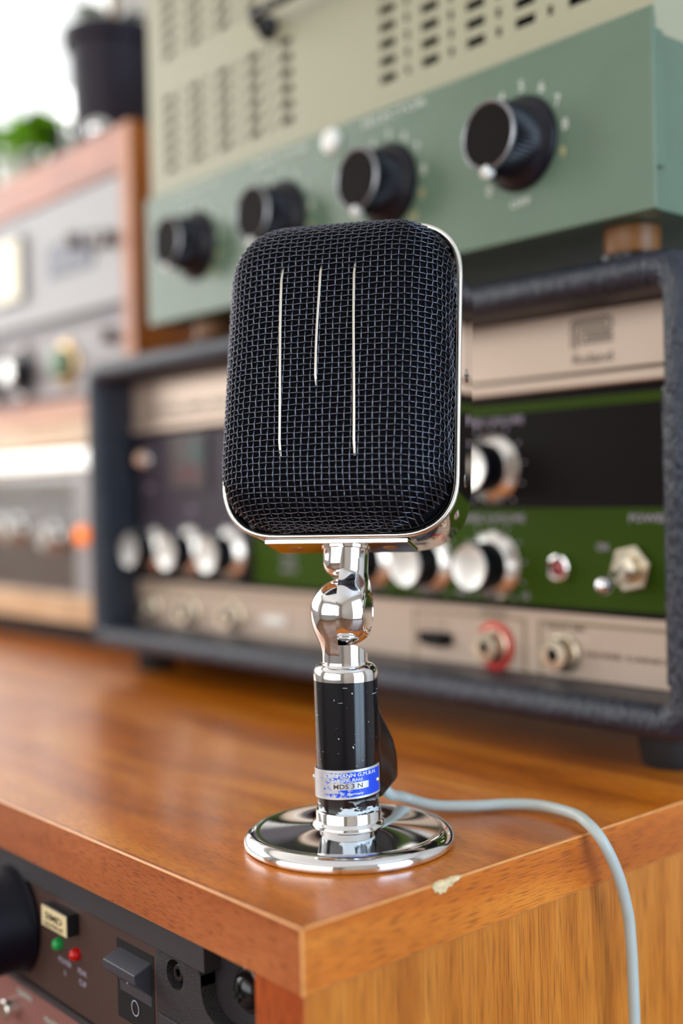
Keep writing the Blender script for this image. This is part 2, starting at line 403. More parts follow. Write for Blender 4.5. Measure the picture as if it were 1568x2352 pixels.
part('side_panel', MB().box(-.0288, -.0012, .0015, DY-.02, FZ+.001, -T), ['wood_panel'], desk, smooth=False)
part('panel_front_edge', MB().box(-.0288, -.0012, .0006, .0015, FZ+.001, -T), 'wood_leg', desk, smooth=False)
part('side_panel', MB().box(DX+.002, DX+.0345, .0015, DY-.02, FZ+.001, -T), ['wood_panel'], desk, smooth=False)
part('back_panel', MB().box(DX+.0345, -.0335, DY-.045, DY-.025, FZ+.05, -T), ['wood_leg'], desk, smooth=False)
part('rack_shelf', MB().box(DX+.0345, -.0335, .03, DY-.045, -.42, -.40), ['wood_leg'], desk, smooth=False)
# chip knocked out of the veneer on the right-hand edge
chip = [(.0632, -.0006), (.0650, .0), (.0690, .0), (.0745, .0), (.0800, .0), (.0775, -.0014), (.0752, -.0017), (.0738, -.0028), (.0722, -.0026), (.0706, -.0044), (.0690, -.0040), (.0676, -.0046), (.0664, -.0030), (.0650, -.0034), (.0644, -.0018)]
mb = MB(); n = len(chip)
front = [(.00025, y, z+.0001) for y, z in chip]
cc = (.0006, .0700, -.0012)
mb.add(front+[cc], [(i, (i+1) % n, n) for i in range(n)])
top = [(.0002, .0632, .0001), (-.0010, .0660, .0003), (-.0016, .0690, .0003), (-.0010, .0725, .0003), (-.0017, .0755, .0003), (-.0008, .0785, .0003), (.0002, .0800, .0001)]
mb.add(top, [tuple(range(len(top)))])
part('veneer_chip', mb, 'bare', desk, smooth=False)

# ------------------------------------------------------------------ microphone
BX, BY = -.0645, .0782
mic = thing('microphone', 'vintage black mesh microphone on a chrome swivel desk stand', 'microphone', (BX, BY, 0))
def sweep(prof): return [(r/1000, z/1000) for r, z in prof]
# base disc
mb = MB().lathe(sweep([(44.6, .3), (45.3, 1.2), (45.4, 2.4), (45.0, 3.6), (44.0, 4.8), (42.4, 5.8), (40.6, 6.3), (39.4, 6.4), (38.9, 6.3), (38.2, 6.32), (16.8, 7.9), (15.9, 8.2)]), (BX, BY, 0), seg=128)
part('base_disc', mb, 'chrome', mic, angle=30)
mb = MB().lathe(sweep([(15.6, 6.4), (15.7, 8.6), (15.2, 9.6), (14.4, 10.2), (14.05, 10.8), (14.05, 14.3), (13.7, 14.8), (12.5, 14.9)]), (BX, BY, 0), seg=96)
part('base_collar', mb, 'chrome', mic, angle=35)
mb = MB().lathe(sweep([(12.8, 14.6), (13.1, 15.0), (13.15, 15.6), (13.45, 40), (13.75, 70.6), (13.4, 70.7)]), (BX, BY, 0), seg=96)
part('stem', mb, 'stem', mic, angle=35)
mb = MB().lathe(sweep([(13.5, 70.2), (13.85, 70.4), (13.9, 72.5), (13.6, 74.4), (12.7, 75.9), (11.4, 76.7), (10.2, 76.9), (10.05, 77.4), (10.0, 77.9), (8, 77.9)]), (BX, BY, 0), seg=96)
part('stem_cap', mb, 'chrome', mic, angle=35)

# swivel joint -------------------------------------------------------
YAW, TILT = math.radians(14.5), math.radians(13)
FRONT = (math.cos(YAW)*(-FW0)+math.sin(YAW)*(-RT)).normalized()
RIGHT = UP.cross(FRONT)
if RIGHT.dot(RT) < 0: RIGHT = -RIGHT
BC = Vector((BX, BY, .0988))
HN = math.cos(TILT)*FRONT+math.sin(TILT)*UP; HU = math.cos(TILT)*UP-math.sin(TILT)*FRONT
def clipped(mb, planes):
    """keep the side of each plane its normal points to, closing the cuts"""
    bm = bmesh.new(); vs = [bm.verts.new(v) for v in mb.v]
    for f in mb.f: bm.faces.new([vs[i] for i in f])
    bmesh.ops.recalc_face_normals(bm, faces=bm.faces)
    for co, no in planes:
        g = bm.verts[:]+bm.edges[:]+bm.faces[:]
        r = bmesh.ops.bisect_plane(bm, geom=g, dist=1e-7, plane_co=co, plane_no=no, clear_inner=True)
        ed = [e for e in r['geom_cut'] if isinstance(e, bmesh.types.BMEdge)]
        if ed: bmesh.ops.triangle_fill(bm, use_beauty=True, edges=ed, use_dissolve=True)
    out = MB(); bm.verts.index_update()
    out.v = [tuple(v.co) for v in bm.verts]; out.f = [tuple(v.index for v in f.verts) for f in bm.faces]; out.mi = [0]*len(out.f)
    bm.free(); return out
RB = 14.5
ball = []
for k in range(0, 25):
    a = math.radians(-52+k*(52+89)/24); ball.append((RB*math.cos(a), RB*math.sin(a)))
def joint_profile(neck_len):
    pr = [(9.75, -neck_len), (9.75, -neck_len+.3)]
    pr += [(9.72, -16.8), (9.45, -15.2), (9.15, -13.6), (8.95, -12.2)]
    return pr
low = [(9.75, -21.6), (9.75, -17.6), (9.9, -16.4), (10.2, -15.0), (10.7, -13.4), (11.3, -11.8), (12.1, -10.0), (12.95, -8.0), (13.7, -5.6), (14.25, -2.8)]
low += [(RB*math.cos(math.radians(a)), RB*math.sin(math.radians(a))) for a in range(0, 90, 6)]+[(.3, RB)]
mbl = MB().lathe(sweep(low), BC, seg=80)
left = clipped(mbl, [(BC, -RIGHT)])
part('joint_lower_half', left, 'chrome', mic, angle=28)
heel = clipped(MB().lathe(sweep([(9.75, -21.6), (9.75, -13)]), BC, seg=80), [(BC, RIGHT), (BC-.0160*UP, (-UP-.16*RIGHT+.5*FRONT).normalized())])
part('joint_heel', heel, 'chrome', mic, angle=28)
up_prof = [(9.75, -30.4), (9.75, -17.6), (9.9, -16.4), (10.2, -15.0), (10.7, -13.4), (11.3, -11.8), (12.1, -10.0), (12.95, -8.0), (13.7, -5.6), (14.25, -2.8)]
up_prof += [(RB*math.cos(math.radians(a)), RB*math.sin(math.radians(a))) for a in range(0, 90, 6)]+[(.3, RB)]
mbu = MB().lathe(sweep(up_prof), BC, axis=-HU, seg=80)
right = clipped(mbu, [(BC, RIGHT), (BC+.0103*RIGHT, -RIGHT)])
part('joint_upper_half', right, 'chrome', mic, angle=28)
neck = clipped(MB().lathe(sweep([(.1, 14.9), (3, 15.0), (5, 15.3), (6.6, 15.9), (8.0, 17.0), (9.0, 18.5), (9.6, 20.2), (9.75, 22), (9.75, 30.4)]), BC, axis=HU, seg=80), [(BC, -RIGHT)])
part('joint_neck', neck, 'chrome', mic, angle=28)
mb = MB().lathe(sweep([(9.7, 10.2), (9.7, 10.6), (9.4, 10.85), (8.3, 10.9), (8.0, 10.6), (7.6, 10.6), (7.3, 10.85), (1, 10.9)]), BC, axis=RIGHT, seg=64)
part('pivot_cap', mb, 'chrome', mic, angle=30)
mb = MB().lathe(sweep([(10.1, 26.6), (10.6, 27.0), (10.6, 27.7)]), BC, axis=HU, seg=64)
part('neck_ring', mb, 'chrome', mic, angle=30)

# head ---------------------------------------------------------------
def hp(r, u, n): return BC+RIGHT*(r/1000)+HU*(u/1000)+HN*(n/1000)
RC = -1.2
HW, HH, UC = 51.0, 69.5, 100.6          # half width, half height, centre height (mm)
WD_ = 27.0                               # width of the rounded border
def outline(off, n=14, k=2.35):
    """closed loop (r,u) of the rounded head outline grown by off"""
    W, H, c = HW+off, HH+off, WD_-2+off
    pts = []
    for sx, sy, flip in ((1, 1, 0), (-1, 1, 1), (-1, -1, 0), (1, -1, 1)):
        seq = []
        for i in range(n+1):
            t = i/n*PI/2
            x = (W-c)+c*math.cos(t)**(2/k); y = (H-c)+c*math.sin(t)**(2/k)
            seq.append((RC+sx*x, UC+sy*y))
        pts += seq[::-1] if flip else seq
    return pts
def ring(off, n): return [hp(r, u, n) for r, u in outline(off)]
# chrome housing band: rounded front lip, straight side, rounded back
mb = MB().loft([ring(-1.4, 8.5), ring(-1.3, 12.2), ring(-.8, 13.1), ring(.2, 13.5), ring(1.0, 13.1), ring(1.35, 12.2), ring(1.35, 11.4)], False, False)
part('front_rim', mb, 'chrome_rim', mic, angle=60)
mb = MB().loft([ring(1.15, 12.0), ring(1.15, -21), ring(.5, -23), ring(-1.4, -24.3), ring(-4, -24.8)], False, True)
part('housing', mb, 'chrome', mic, angle=35)
mb = MB().loft([ring(-2.5, 9.2), ring(-9, 9.2)], False, False)
part('rim_gasket', mb, 'dark_felt', mic)
# domed woven grille
DOME = 28.5
INS = .9; BW = 29.5; SE = 2.6
def surf(r, u):
    a = max(0, abs(r)-(HW-INS-BW))/BW; b = max(0, abs(u-UC)-(HH-INS-BW))/BW
    g = (a**2.35+b**2.35)**(1/2.35)
    if g >= 1: return None
    e = SE
    f = (1-g**e)**(1/e)
    crown = 2.2*(1-(r/HW)**2)*(1-((u-UC)/HH)**2)
    return 10.0+DOME*f+crown
def arc_params(half, along_r, step):
    """parameter positions with equal arc length across the middle section"""
    pts = []; n = 1600
    for i in range(n+1):
        t = -half+2*half*i/n
        z = surf(t, UC) if along_r else surf(0, UC+t)
        if z is not None: pts.append((t, z))
    s = [0]
    for i in range(1, len(pts)): s.append(s[-1]+math.hypot(pts[i][0]-pts[i-1][0], pts[i][1]-pts[i-1][1]))
    cnt = int(round(s[-1]/step)); out = []; j = 0
    for k in range(1, cnt):
        tgt = s[-1]*k/cnt
        while s[j+1] < tgt: j += 1
        fr = (tgt-s[j])/(s[j+1]-s[j]); out.append(pts[j][0]+fr*(pts[j+1][0]-pts[j][0]))
    return out
RS = arc_params(HW-INS, True, 2.95); US = [UC+t for t in arc_params(HH-INS, False, 2.45)]
def snorm(r, u):
    h = .3
    def z(r, u):
        q = surf(r, u); return q if q is not None else 10.0
    return Vector((-(z(r+h, u)-z(r-h, u))/(2*h), -(z(r, u+h)-z(r, u-h))/(2*h), 1)).normalized()
weave = MB(); WR = .31
def wire(pts2, phase):
    """pts2: list of (r,u,sign) crossings; weave over/under along the surface normal"""
    run = []
    def flush():
        if len(run) > 3: weave.tube(run, WR/1000, seg=5)
    prev = None
    for r, u, sg in pts2:
        q = surf(r, u)
        if q is None:
            flush(); run = []; prev = None; continue
        n = snorm(r, u)
        p = Vector((r, u, q))+n*(.36*sg)
        if prev is not None:
            mid = ((prev[0]+r)/2, (prev[1]+u)/2); qm = surf(*mid)
            if qm is not None: run.append(hp(mid[0]+RC, mid[1], qm))
        run.append(hp(p.x+RC, p.y, p.z)); prev = (r, u)
    flush()
rng = random.Random(3)
wob_r = [rng.uniform(-.12, .12) for _ in RS]; wob_u = [rng.uniform(-.12, .12) for _ in US]
for i, r in enumerate(RS):
    wire([(r+wob_r[i]+.18*math.sin(j*.35+i), u+wob_u[j], 1 if (i+j) % 2 else -1) for j, u in enumerate(US)], 0)
for j, u in enumerate(US):
    wire([(r+wob_r[i], u+wob_u[j]+.15*math.sin(i*.4+j), -1 if (i+j) % 2 else 1) for i, r in enumerate(RS)], 1)
gr = part('woven_grille', weave, 'wire', mic, fix=False, angle=80); gr['kind'] = 'stuff'
# dark cloth behind the weave
mb = MB(); G = 40; idx = {}
vs = []
for i in range(G+1):
    for j in range(G+1):
        a = -1+2*i/G; b = -1+2*j/G
        # squircle map of the unit square to the outline
        r = a*(HW-INS); u = UC+b*(HH-INS)
        q = surf(r, u)
        if q is not None: idx[(i, j)] = len(vs); vs.append(hp(r+RC, u, q-1.1))
fs = [(idx[(i, j)], idx[(i+1, j)], idx[(i+1, j+1)], idx[(i, j+1)]) for i in range(G) for j in range(G) if all(k in idx for k in ((i, j), (i+1, j), (i+1, j+1), (i, j+1)))]
mb.add(vs, fs)
part('grille_cloth', mb, 'cloth', mic, fix=False)
mb = MB().loft([ring(-3.2, 9.4), ring(-3.4, 10.4), ring(-4.6, 12.2), ring(-6, 13.5)], False, False)
part('grille_hem', mb, 'cloth', mic)
for r0, r1, u0, u1 in ((-21.5, -19.2, 142.2, 59.3), (-4.7, -4.7, 142.0, 88.9), (10.2, 12.3, 142.4, 59.0)):
    pts = []; n = 14
    for k in range(n+1):
        t = k/n; r = r0+(r1-r0)*t+.25*math.sin(t*5+r0); u = u0+(u1-u0)*t
        lift = .75 if 0 < k < n else -1.0
        pts.append(hp(r, u, surf(r-RC, u)+lift))
    part('accent_bar', MB().tube(pts, .00060, seg=10), 'bar', mic)
for u in (105.5, 58.0):
    c_ = hp(HW+RC+1.15, u, -6.5)
    o = part('housing_screw', MB().lathe(sweep([(3.0, -.2), (3.0, .08), (2.4, .25), (1.2, .32), (.2, .34)]), c_, axis=RIGHT, seg=28), 'steel', mic)
    part('screw_slot', MB().box(-.0024, .0024, -.0003, .0003, 0, .00042), 'hole', mic, smooth=False)
    so = COL.objects[-1]
    so.matrix_local = Matrix.Translation(c_-Vector((BX, BY, 0))) @ RIGHT.to_track_quat('Z', 'Y').to_matrix().to_4x4()
    so.parent = o; so.matrix_local = Matrix.Translation(c_) @ RIGHT.to_track_quat('Z', 'Y').to_matrix().to_4x4()
# mounting plate under the housing
def hbox(mb, r0, r1, u0, u1, n0, n1):
    vs = [hp(r, u, n) for u in (u0, u1) for n in (n0, n1) for r in (r0, r1)]
    return mb.add(vs, [(0, 2, 3, 1), (4, 5, 7, 6), (0, 1, 5, 4), (2, 6, 7, 3), (0, 4, 6, 2), (1, 3, 7, 5)])
part('mounting_plate', hbox(MB(), -32.9, 29.6, 27.6, 29.7, -10.8, 12.6), 'chrome', mic, bevel=.0004)
for r in (-22, 20):
    part('plate_screw', MB().lathe(sweep([(3.3, -.05), (3.2, .12), (2.6, .3), (.4, .35)]), hp(r, 27.6, 1.5), axis=-HU, seg=28), 'brass', mic)
# moulded cable outlet at the back of the stem
HD = (RT*math.cos(math.radians(48))+FW0*math.sin(math.radians(48))).normalized(); HT = UP.cross(HD)
prof = [(9, 60), (13.2, 58.5), (16.5, 52.0), (20.5, 46.5), (24.0, 41.0), (26.0, 35.5), (26.8, 30), (26.8, 24.5), (25.4, 22.8), (15, 17.5), (9, 17.5)]
mb = MB(); loops = []
for t, k in ((-7.2, .80), (-6.6, .93), (-5.2, 1), (5.2, 1), (6.6, .93), (7.2, .80)):
    loops.append([Vector((BX, BY, 0))+HD*((9+(e-9)*k)/1000)+UP*((38+(z-38)*(.9+.1*k))/1000)+HT*(t/1000) for e, z in prof])
part('cable_outlet', mb.loft(loops), 'boot', mic, angle=50)
# nameplate wrapped round the stem
def cyl(a, z, rad):
    """a: angle in radians from the camera-facing side, positive to screen right"""
    d = -FW0*math.cos(a)+RT*math.sin(a); return Vector((BX, BY, z))+d*rad
A0, A1, PZ0, PZ1, PR = math.radians(-100), math.radians(72), .0218, .0340, .01415
mb = MB(); n = 48
def tilt_z(a): return .0009*(a/1.2)
for k in range(n+1):
    a = A0+(A1-A0)*k/n
    for rad in (PR, PR-.0005):
        for z in (PZ0, PZ1): mb.v.append(tuple(cyl(a, z+tilt_z(a), rad)))
for k in range(n):
    b = 4*k
    for q in ((b, b+4, b+5, b+1), (b+2, b+3, b+7, b+6), (b+1, b+5, b+7, b+3), (b, b+2, b+6, b+4)): mb.f.append(q); mb.mi.append(0)
mb.f += [(0, 1, 3, 2), (4*n, 4*n+2, 4*n+3, 4*n+1)]; mb.mi += [0, 0]
npl = part('nameplate', mb, 'plate_bare', mic, angle=60)
def on_plate(name, pts, faces, mt, lift, parent):
    """pts: (s,z) with s arc position 0..1 across the visible plate"""
    mb = MB().add([cyl(A0+(A1-A0)*s, z+tilt_z(A0+(A1-A0)*s), PR+lift) for s, z in pts], faces)
    me = bpy.data.meshes.new(name); me.from_pydata(mb.v, [], mb.f); me.materials.append(M[mt])
    uvl = me.uv_layers.new(name='UVMap')
    for lp in me.loops:
        s, z = pts[lp.vertex_index]; uvl.data[lp.index].uv = (s, (z-PZ0)/(PZ1-PZ0)*.35)
    o = bpy.data.objects.new(name, me); COL.objects.link(o); o.parent = parent; return o
def patch(s0, s1, z0, z1, n=40):
    pts = [(s0+(s1-s0)*k/n, z) for k in range(n+1) for z in (z0, z1)]
    return pts, [(2*k, 2*k+2, 2*k+3, 2*k+1) for k in range(n)]
on_plate('blue_print', *patch(.10, .985, PZ0+.0009, PZ1-.0010), 'plate', .00004, npl)
on_plate('model_field', *patch(.405, .80, PZ0+.0040, PZ0+.0069), 'plate_bare', .00008, npl)
def plate_text(s, size, s0, s1, z, mt):
    v, f, wd = text(s, size)
    # subdivide nothing: letters are small against the radius
    on_plate('lettering', [(s0+(s1-s0)*x/wd, z+y) for x, y in v], f, mt, .00012, npl)
plate_text('SCHUMANN G.M.B.H.', .0022, .315, .90, PZ0+.0093, 'plate_ink')
plate_text('D-beck, Rhld.', .0019, .42, .74, PZ0+.0074, 'plate_ink')
plate_text('MDS 3 N', .0028, .43, .73, PZ0+.0045, 'dark_print')
plate_text('W. Germany', .0016, .50, .74, PZ0+.0017, 'plate_ink')
for a in (A1-math.radians(9), A0+math.radians(8)):
    d = (-FW0*math.cos(a)+RT*math.sin(a))
    part('rivet', MB().lathe(sweep([(1.3, 0), (1.25, .4), (.8, .8), (.1, .95)]), cyl(a, (PZ0+PZ1)/2+.0004, PR), axis=d, seg=20), 'steel', mic)

def catmull(pts, n=10):
    P_ = [Vector(p) for p in pts]; P_ = [2*P_[0]-P_[1]]+P_+[2*P_[-1]-P_[-2]]; out = []
    for i in range(1, len(P_)-2):
        for k in range(n):
            t = k/n; a, b, c, d = P_[i-1:i+3]
            out.append(.5*((2*b)+(c-a)*t+(2*a-5*b+4*c-d)*t*t+(3*b-a-3*c+d)*t**3))
    out.append(P_[-2]); return out
cp = [Vector((BX, BY, .0215))+HD*.0215, Vector((BX, BY, .0150))+HD*.0275, (-.0775, .1225, .0085), (-.0690, .1335, .0042), (-.0575, .1480, .0032), (-.0480, .1615, .0032), (-.0345, .1690, .0036), (-.0140, .1660, .0046), (-.0005, .1590, .0046), (.0085, .1575, -.0010), (.0115, .1635, -.0150), (.0120, .1690, -.0310), (.0120, .1715, -.0450), (.0125, .1726, -.0836), (.0150, .1730, -.25), (.02, .175, -.45), (.04, .18, -.66)]
part('cable', MB().tube(catmull(cp, 10), .0025, seg=16), 'cable', mic, angle=70)

# ------------------------------------------------------------------ guitar amplifier head in black tolex
X0, X1, Z0, Z1, YA = -.607, -.004, .0205, .2685, .250
amp = thing('amplifier_head', 'black tolex amplifier head with champagne and leaf-green control panel behind the microphone', 'amplifier', (-.3, .37, 0))
def aring(off, y, r): return rrect(X0+off, X1-off, Z0+off, Z1-off, r, 7, y)
mb = MB().loft([aring(.004, .505, .018), aring(0, .500, .020), aring(0, .262, .020), aring(.0006, .2575, .0195), aring(.0022, .2535, .018), aring(.0048, .2508, .016), aring(.0085, .2498, .013), aring(.0125, .2503, .010), aring(.0158, .2522, .008), aring(.0180, .2555, .006), aring(.0190, .2600, .005), aring(.0190, .2980, .005)], True, False)
part('tolex_case', mb, 'tolex', amp, angle=50)
# tolex overlap: the lower wrap on the right-hand side stands a little proud
mb = MB(); loops = []
lip = [(0, .300), (0, .262), (.0006, .2575), (.0022, .2535), (.0048, .2508), (.0085, .2498), (.0125, .2503), (.0158, .2522), (.0180, .2555), (.0190, .2600), (.0190, .290)]
cx, cy = .0095, .275
for z in (Z0+.030, .1985):
    lp = []
    for o_, y in lip:
        dx, dy = o_-cx, y-cy; q = math.hypot(dx, dy); g = .0016
        lp.append((X1-(o_+dx/q*g), y+dy/q*g, z))
    loops.append(lp)
mb.loft(loops, True, True, closed=True)
part('tolex_overlap', mb, 'tolex', amp, angle=60)
IX0, IX1 = X0+.019, X1-.019
YP = .2900
part('chassis_back', MB().box(IX0, IX1, .297, .31, Z0+.02, Z1-.02), 'hole', amp, smooth=False)
part('upper_panel', MB().box(IX0+.001, IX1-.0005, YP-.002, .297, .2148, Z1-.0195), 'beige', amp, bevel=.0006)
part('panel_strip', MB().box(IX0+.001, IX1-.0005, YP-.0045, .297, .2060, .2136), 'beige', amp, bevel=.0016, seg=3)
part('control_panel', MB().box(IX0+.001, IX1-.0005, YP, .297, .0780, .2055), 'panel_black', amp, smooth=False)
part('lower_panel', MB().box(IX0+.001, IX1-.0005, YP-.0006, .297, Z0+.0195, .0772), 'beige_low', amp, smooth=False)
YQ = YP-.0004
def field_rect(x0, x1, z0, z1, mt, y=YQ, root=amp, name='print_or_haze_field'):
    return part(name, MB().box(x0, x1, y, y+.0003, z0, z1), mt, root, smooth=False)
field_rect(-.415, IX1-.001, .0810, .1382, 'green_print')
field_rect(-.415, IX1-.001, .1952, .2008, 'green_print')
field_rect(IX1-.0055, IX1-.001, .1385, .1950, 'green_print')
field_rect(-.5785, -.4225, .0990, .2030, 'panel_haze')  # lighter grey field paints reflected haze into the black panel
YB_ = YP-.0010
for a0, a1 in ((-.2395, -.1440), (-.1340, IX1-.001), (-.585, -.3420)):
    f = MB()
    f.box(a0, a1, YB_, YB_+.0003, .0705, .0725); f.box(a0, a1, YB_, YB_+.0003, .0365, .0390)
    f.box(a0, a0+.002, YB_, YB_+.0003, .0390, .0705); f.box(a1-.002, a1, YB_, YB_+.0003, .0390, .0705)
    part('printed_frame', f, 'tan_print', amp, smooth=False)
# knobs: skirt, black body, turned aluminium cap
def lathe_mesh(name, prof, mt, axis=(0, -1, 0), seg=40, angle=35, cap=True):
    o = new(name, MB().lathe(sweep(prof), axis=axis, seg=seg, cap=cap), mt, angle=angle); me = o.data
    bpy.data.objects.remove(o); return me
K_sk = lathe_mesh('knob_skirt', [(21.5, 0), (21.7, .8), (20.6, 2.2), (15.2, 4.6), (14.9, 4.8), (2, 4.8)], 'alu')
K_bd = lathe_mesh('knob_body', [(14.6, 4.6), (14.9, 5.2), (14.4, 20.8), (13.9, 21.6), (2, 21.6)], 'knob_black')
K_cp = lathe_mesh('knob_cap', [(13.7, 21.4), (13.8, 21.9), (13.2, 22.7), (12.4, 22.5), (2, 22.1), (.3, 22.1)], 'alu_flat')
mbp = MB().box(-.0006, .0006, -.0226, -.0050, .0138, .0150); o = new('p', mbp, 'white_plastic', smooth=False); K_line = o.data; bpy.data.objects.remove(o)
mbt = MB()
for k in range(11):
    if k == 5: pass
    a = math.radians(-50+k*28); c_, s_ = math.cos(a), math.sin(a)
    r0, r1, hw = .0240, .0268, .0005
    mbt.add([(c_*r0-s_*hw, 0, s_*r0+c_*hw), (c_*r1-s_*hw, 0, s_*r1+c_*hw), (c_*r1+s_*hw, 0, s_*r1-c_*hw), (c_*r0+s_*hw, 0, s_*r0-c_*hw)], [(0, 1, 2, 3)])
o = new('t', mbt, 'grey_print', smooth=False, fix=False); K_tick = o.data; bpy.data.objects.remove(o)
for x, z in ((-.5665, .1042), (-.5080, .1040), (-.4490, .1036), (-.2810, .1030), (-.2250, .1030), (-.1690, .1032), (-.1680, .1628)):
    kn = lpart('knob', K_sk, amp, (x, YP, z))
    lpart('knob_body', K_bd, kn, (x, YP, z)); lpart('knob_cap', K_cp, kn, (x, YP, z)); lpart('pointer_line', K_line, kn, (x, YP, z))
    lpart('scale_marks', K_tick, amp, (x, YQ-.0002, z))
for s, x, z, wd_, al in (('CHANNEL I VOLUME', -.1425, .1890, .062, 'r'), ('CHANNEL II VOLUME', -.1430, .1300, .064, 'r'), ('POWER', -.0560, .1302, .026, 'c'), ('ON', -.0870, .1140, .008, 'c'), ('10', -.1440, .0835, .006, 'c'), ('MIN', -.1960, .0835, .009, 'c')):
    print_text(amp, s, x, YQ-.0002, z, .0062, 'grey_print', al, wd_)
print_text(amp, 'TREBLE', -.372, YQ-.0002, .1000, .0055, 'grey_print')
print_text(amp, 'MIDDLE', -.372, YQ-.0002, .0920, .0055, 'grey_print')
print_text(amp, 'BASS', -.5000, YQ-.0006, .1370, .0055, 'grey_print')
print_text(amp, 'LEVEL', -.5640, YQ-.0006, .1560, .0050, 'grey_print')
print_text(amp, 'GUITAR AMPLIFIER', -.5630, YP-.0022, .2215, .0085, 'dark_print', 'l', .125)
print_text(amp, 'Roland', -.0902, YP-.0022, .2195, .0078, 'dark_print', 'c', .0275)
print_text(amp, 'OUTPUT', -.1690, YB_-.0002, .0720, .0042, 'dark_print', 'c', .022)
print_text(amp, 'FOOT SW', -.1140, YB_-.0002, .0672, .0045, 'dark_print', 'c', .028)
print_text(amp, 'NOISE CANCEL', -.1000, YB_-.0002, .0535, .0042, 'brown_print', 'l', .062)
print_text(amp, 'HI  LO', -.2200, YB_-.0002, .0625, .0045, 'tan_print', 'c', .022)
# maker's emblem: three nested strokes
def strokes(paths, x0, x1, z0, z1, y, hw):
    mb = MB()
    for pth in paths:
        for (ax, az), (bx, bz) in zip(pth[:-1], pth[1:]):
            p = Vector((x0+(x1-x0)*ax, z0+(z1-z0)*az)); q = Vector((x0+(x1-x0)*bx, z0+(z1-z0)*bz)); d = (q-p).normalized(); nrm = Vector((-d.y, d.x))*hw; p2 = p-d*hw; q2 = q+d*hw
            mb.add([(v.x, y, v.y) for v in (p2+nrm, q2+nrm, q2-nrm, p2-nrm)], [(0, 1, 2, 3)])
    return mb
emb = [[(0, 0), (0, .92), (.08, 1), (.9, 1), (1, .9), (1, .62), (.9, .54), (.28, .54), (.22, .48), (.22, .2), (.3, .12), (1, .12)],
       [(.11, 0), (.11, .80), (.18, .86), (.86, .86)], [(.22, .70), (.88, .70)], [(.35, .40), (1, .40)], [(.35, .27), (1, .27)]]
part('emblem', strokes(emb, -.1040, -.0765, .2290, .2440, YP-.0023, .00062), 'dark_print', amp, smooth=False, fix=False)
# jacks
J_nut = lathe_mesh('jack', [(11.2, 0), (11.2, 1.4), (10.6, 2.0), (9.9, 2.2), (9.6, 2.4), (9.4, 9.6), (8.8, 10.6), (4.0, 10.9), (3.6, 10.2)], 'nickel', seg=36)
J_hole = lathe_mesh('jack_hole', [(3.9, 10.95), (.2, 10.95)], 'hole')
J_red = lathe_mesh('jack_washer', [(14.6, 0), (14.8, .6), (14.2, 1.3), (9, 1.4)], 'red')
for x, z, red in ((-.1680, .0540, 1), (-.1150, .0540, 0), (-.5640, .0545, 0), (-.5040, .0540, 0), (-.4420, .0540, 0)):
    jk = lpart('jack', J_nut, amp, (x, YB_, z)); lpart('jack_hole', J_hole, jk, (x, YB_, z))
    if red: lpart('red_washer', J_red, jk, (x, YB_, z))
part('slide_switch', MB().box(-.2350, -.2040, YB_-.0004, YB_, .0505, .0585), 'hole', amp, smooth=False)
part('slide_lever', MB().box(-.2240, -.2085, YB_-.0060, YB_, .0500, .0590), 'hole', amp, bevel=.0006)
part('slide_switch', MB().box(-.4040, -.3760, YB_-.0014, YB_, .0515, .0575), 'white_plastic', amp, bevel=.0005)
# pilot lamp, jewel and toggle
lp = part('pilot_lamp', MB().lathe(sweep([(8.2, 0), (8.2, 2.0), (7.4, 4.4), (6.2, 4.8), (5.4, 4.2), (5.2, 1.0)]), (-.1160, YP, .1035), axis=(0, -1, 0)), 'chrome', amp)
part('lamp_lens', MB().lathe(sweep([(5.1, 1.0), (4.6, 2.6), (3.0, 3.6), (.2, 4.0)]), (-.1160, YP, .1035), axis=(0, -1, 0), seg=24), 'red_lens', lp)
lp = part('jewel_lamp', MB().lathe(sweep([(8.6, 0), (8.6, 2.0), (7.6, 4.0), (6.2, 4.4)]), (-.5700, YP, .1830), axis=(0, -1, 0)), 'alu', amp)
part('lamp_lens', MB().lathe(sweep([(6.3, 3.6), (5.8, 6.5), (3.6, 9.2), (.2, 9.9)]), (-.5700, YP, .1830), axis=(0, -1, 0), seg=12), mat('amber_white_lens', rgb(236, 190, 160), .2, coat=.5), lp)
TX, TZ = -.0670, .1045
hexp = lambda r, y: [(TX+r*math.cos(math.radians(60*k+12)), y, TZ+r*math.sin(math.radians(60*k+12))) for k in range(6)]
tg = part('toggle_switch', MB().loft([hexp(.0135, YP), hexp(.0135, YP-.0035), hexp(.0122, YP-.0042)]), 'nickel', amp, angle=25, smooth=True)
part('toggle_bush', MB().lathe(sweep([(8.0, 3.6), (8.0, 9.0), (7.2, 9.8), (4.6, 10.0)]), (TX, YP, TZ), axis=(0, -1, 0)), 'nickel', tg)
tp, te = Vector((TX, YP-.008, TZ)), Vector((-.0640, .2600, .0978))
part('toggle_lever', MB().tube([tp, tp.lerp(te, .6), te], [.0024, .0030, .0040], 16), 'steel', tg)
td = (te-tp).normalized()
part('toggle_tip', MB().lathe(sweep([(.3, -5.2), (3, -4.4), (4.7, -2.2), (5.2, 0), (4.7, 2.2), (3, 4.4), (.3, 5.2)]), te, axis=td, seg=28), 'chrome', tg)
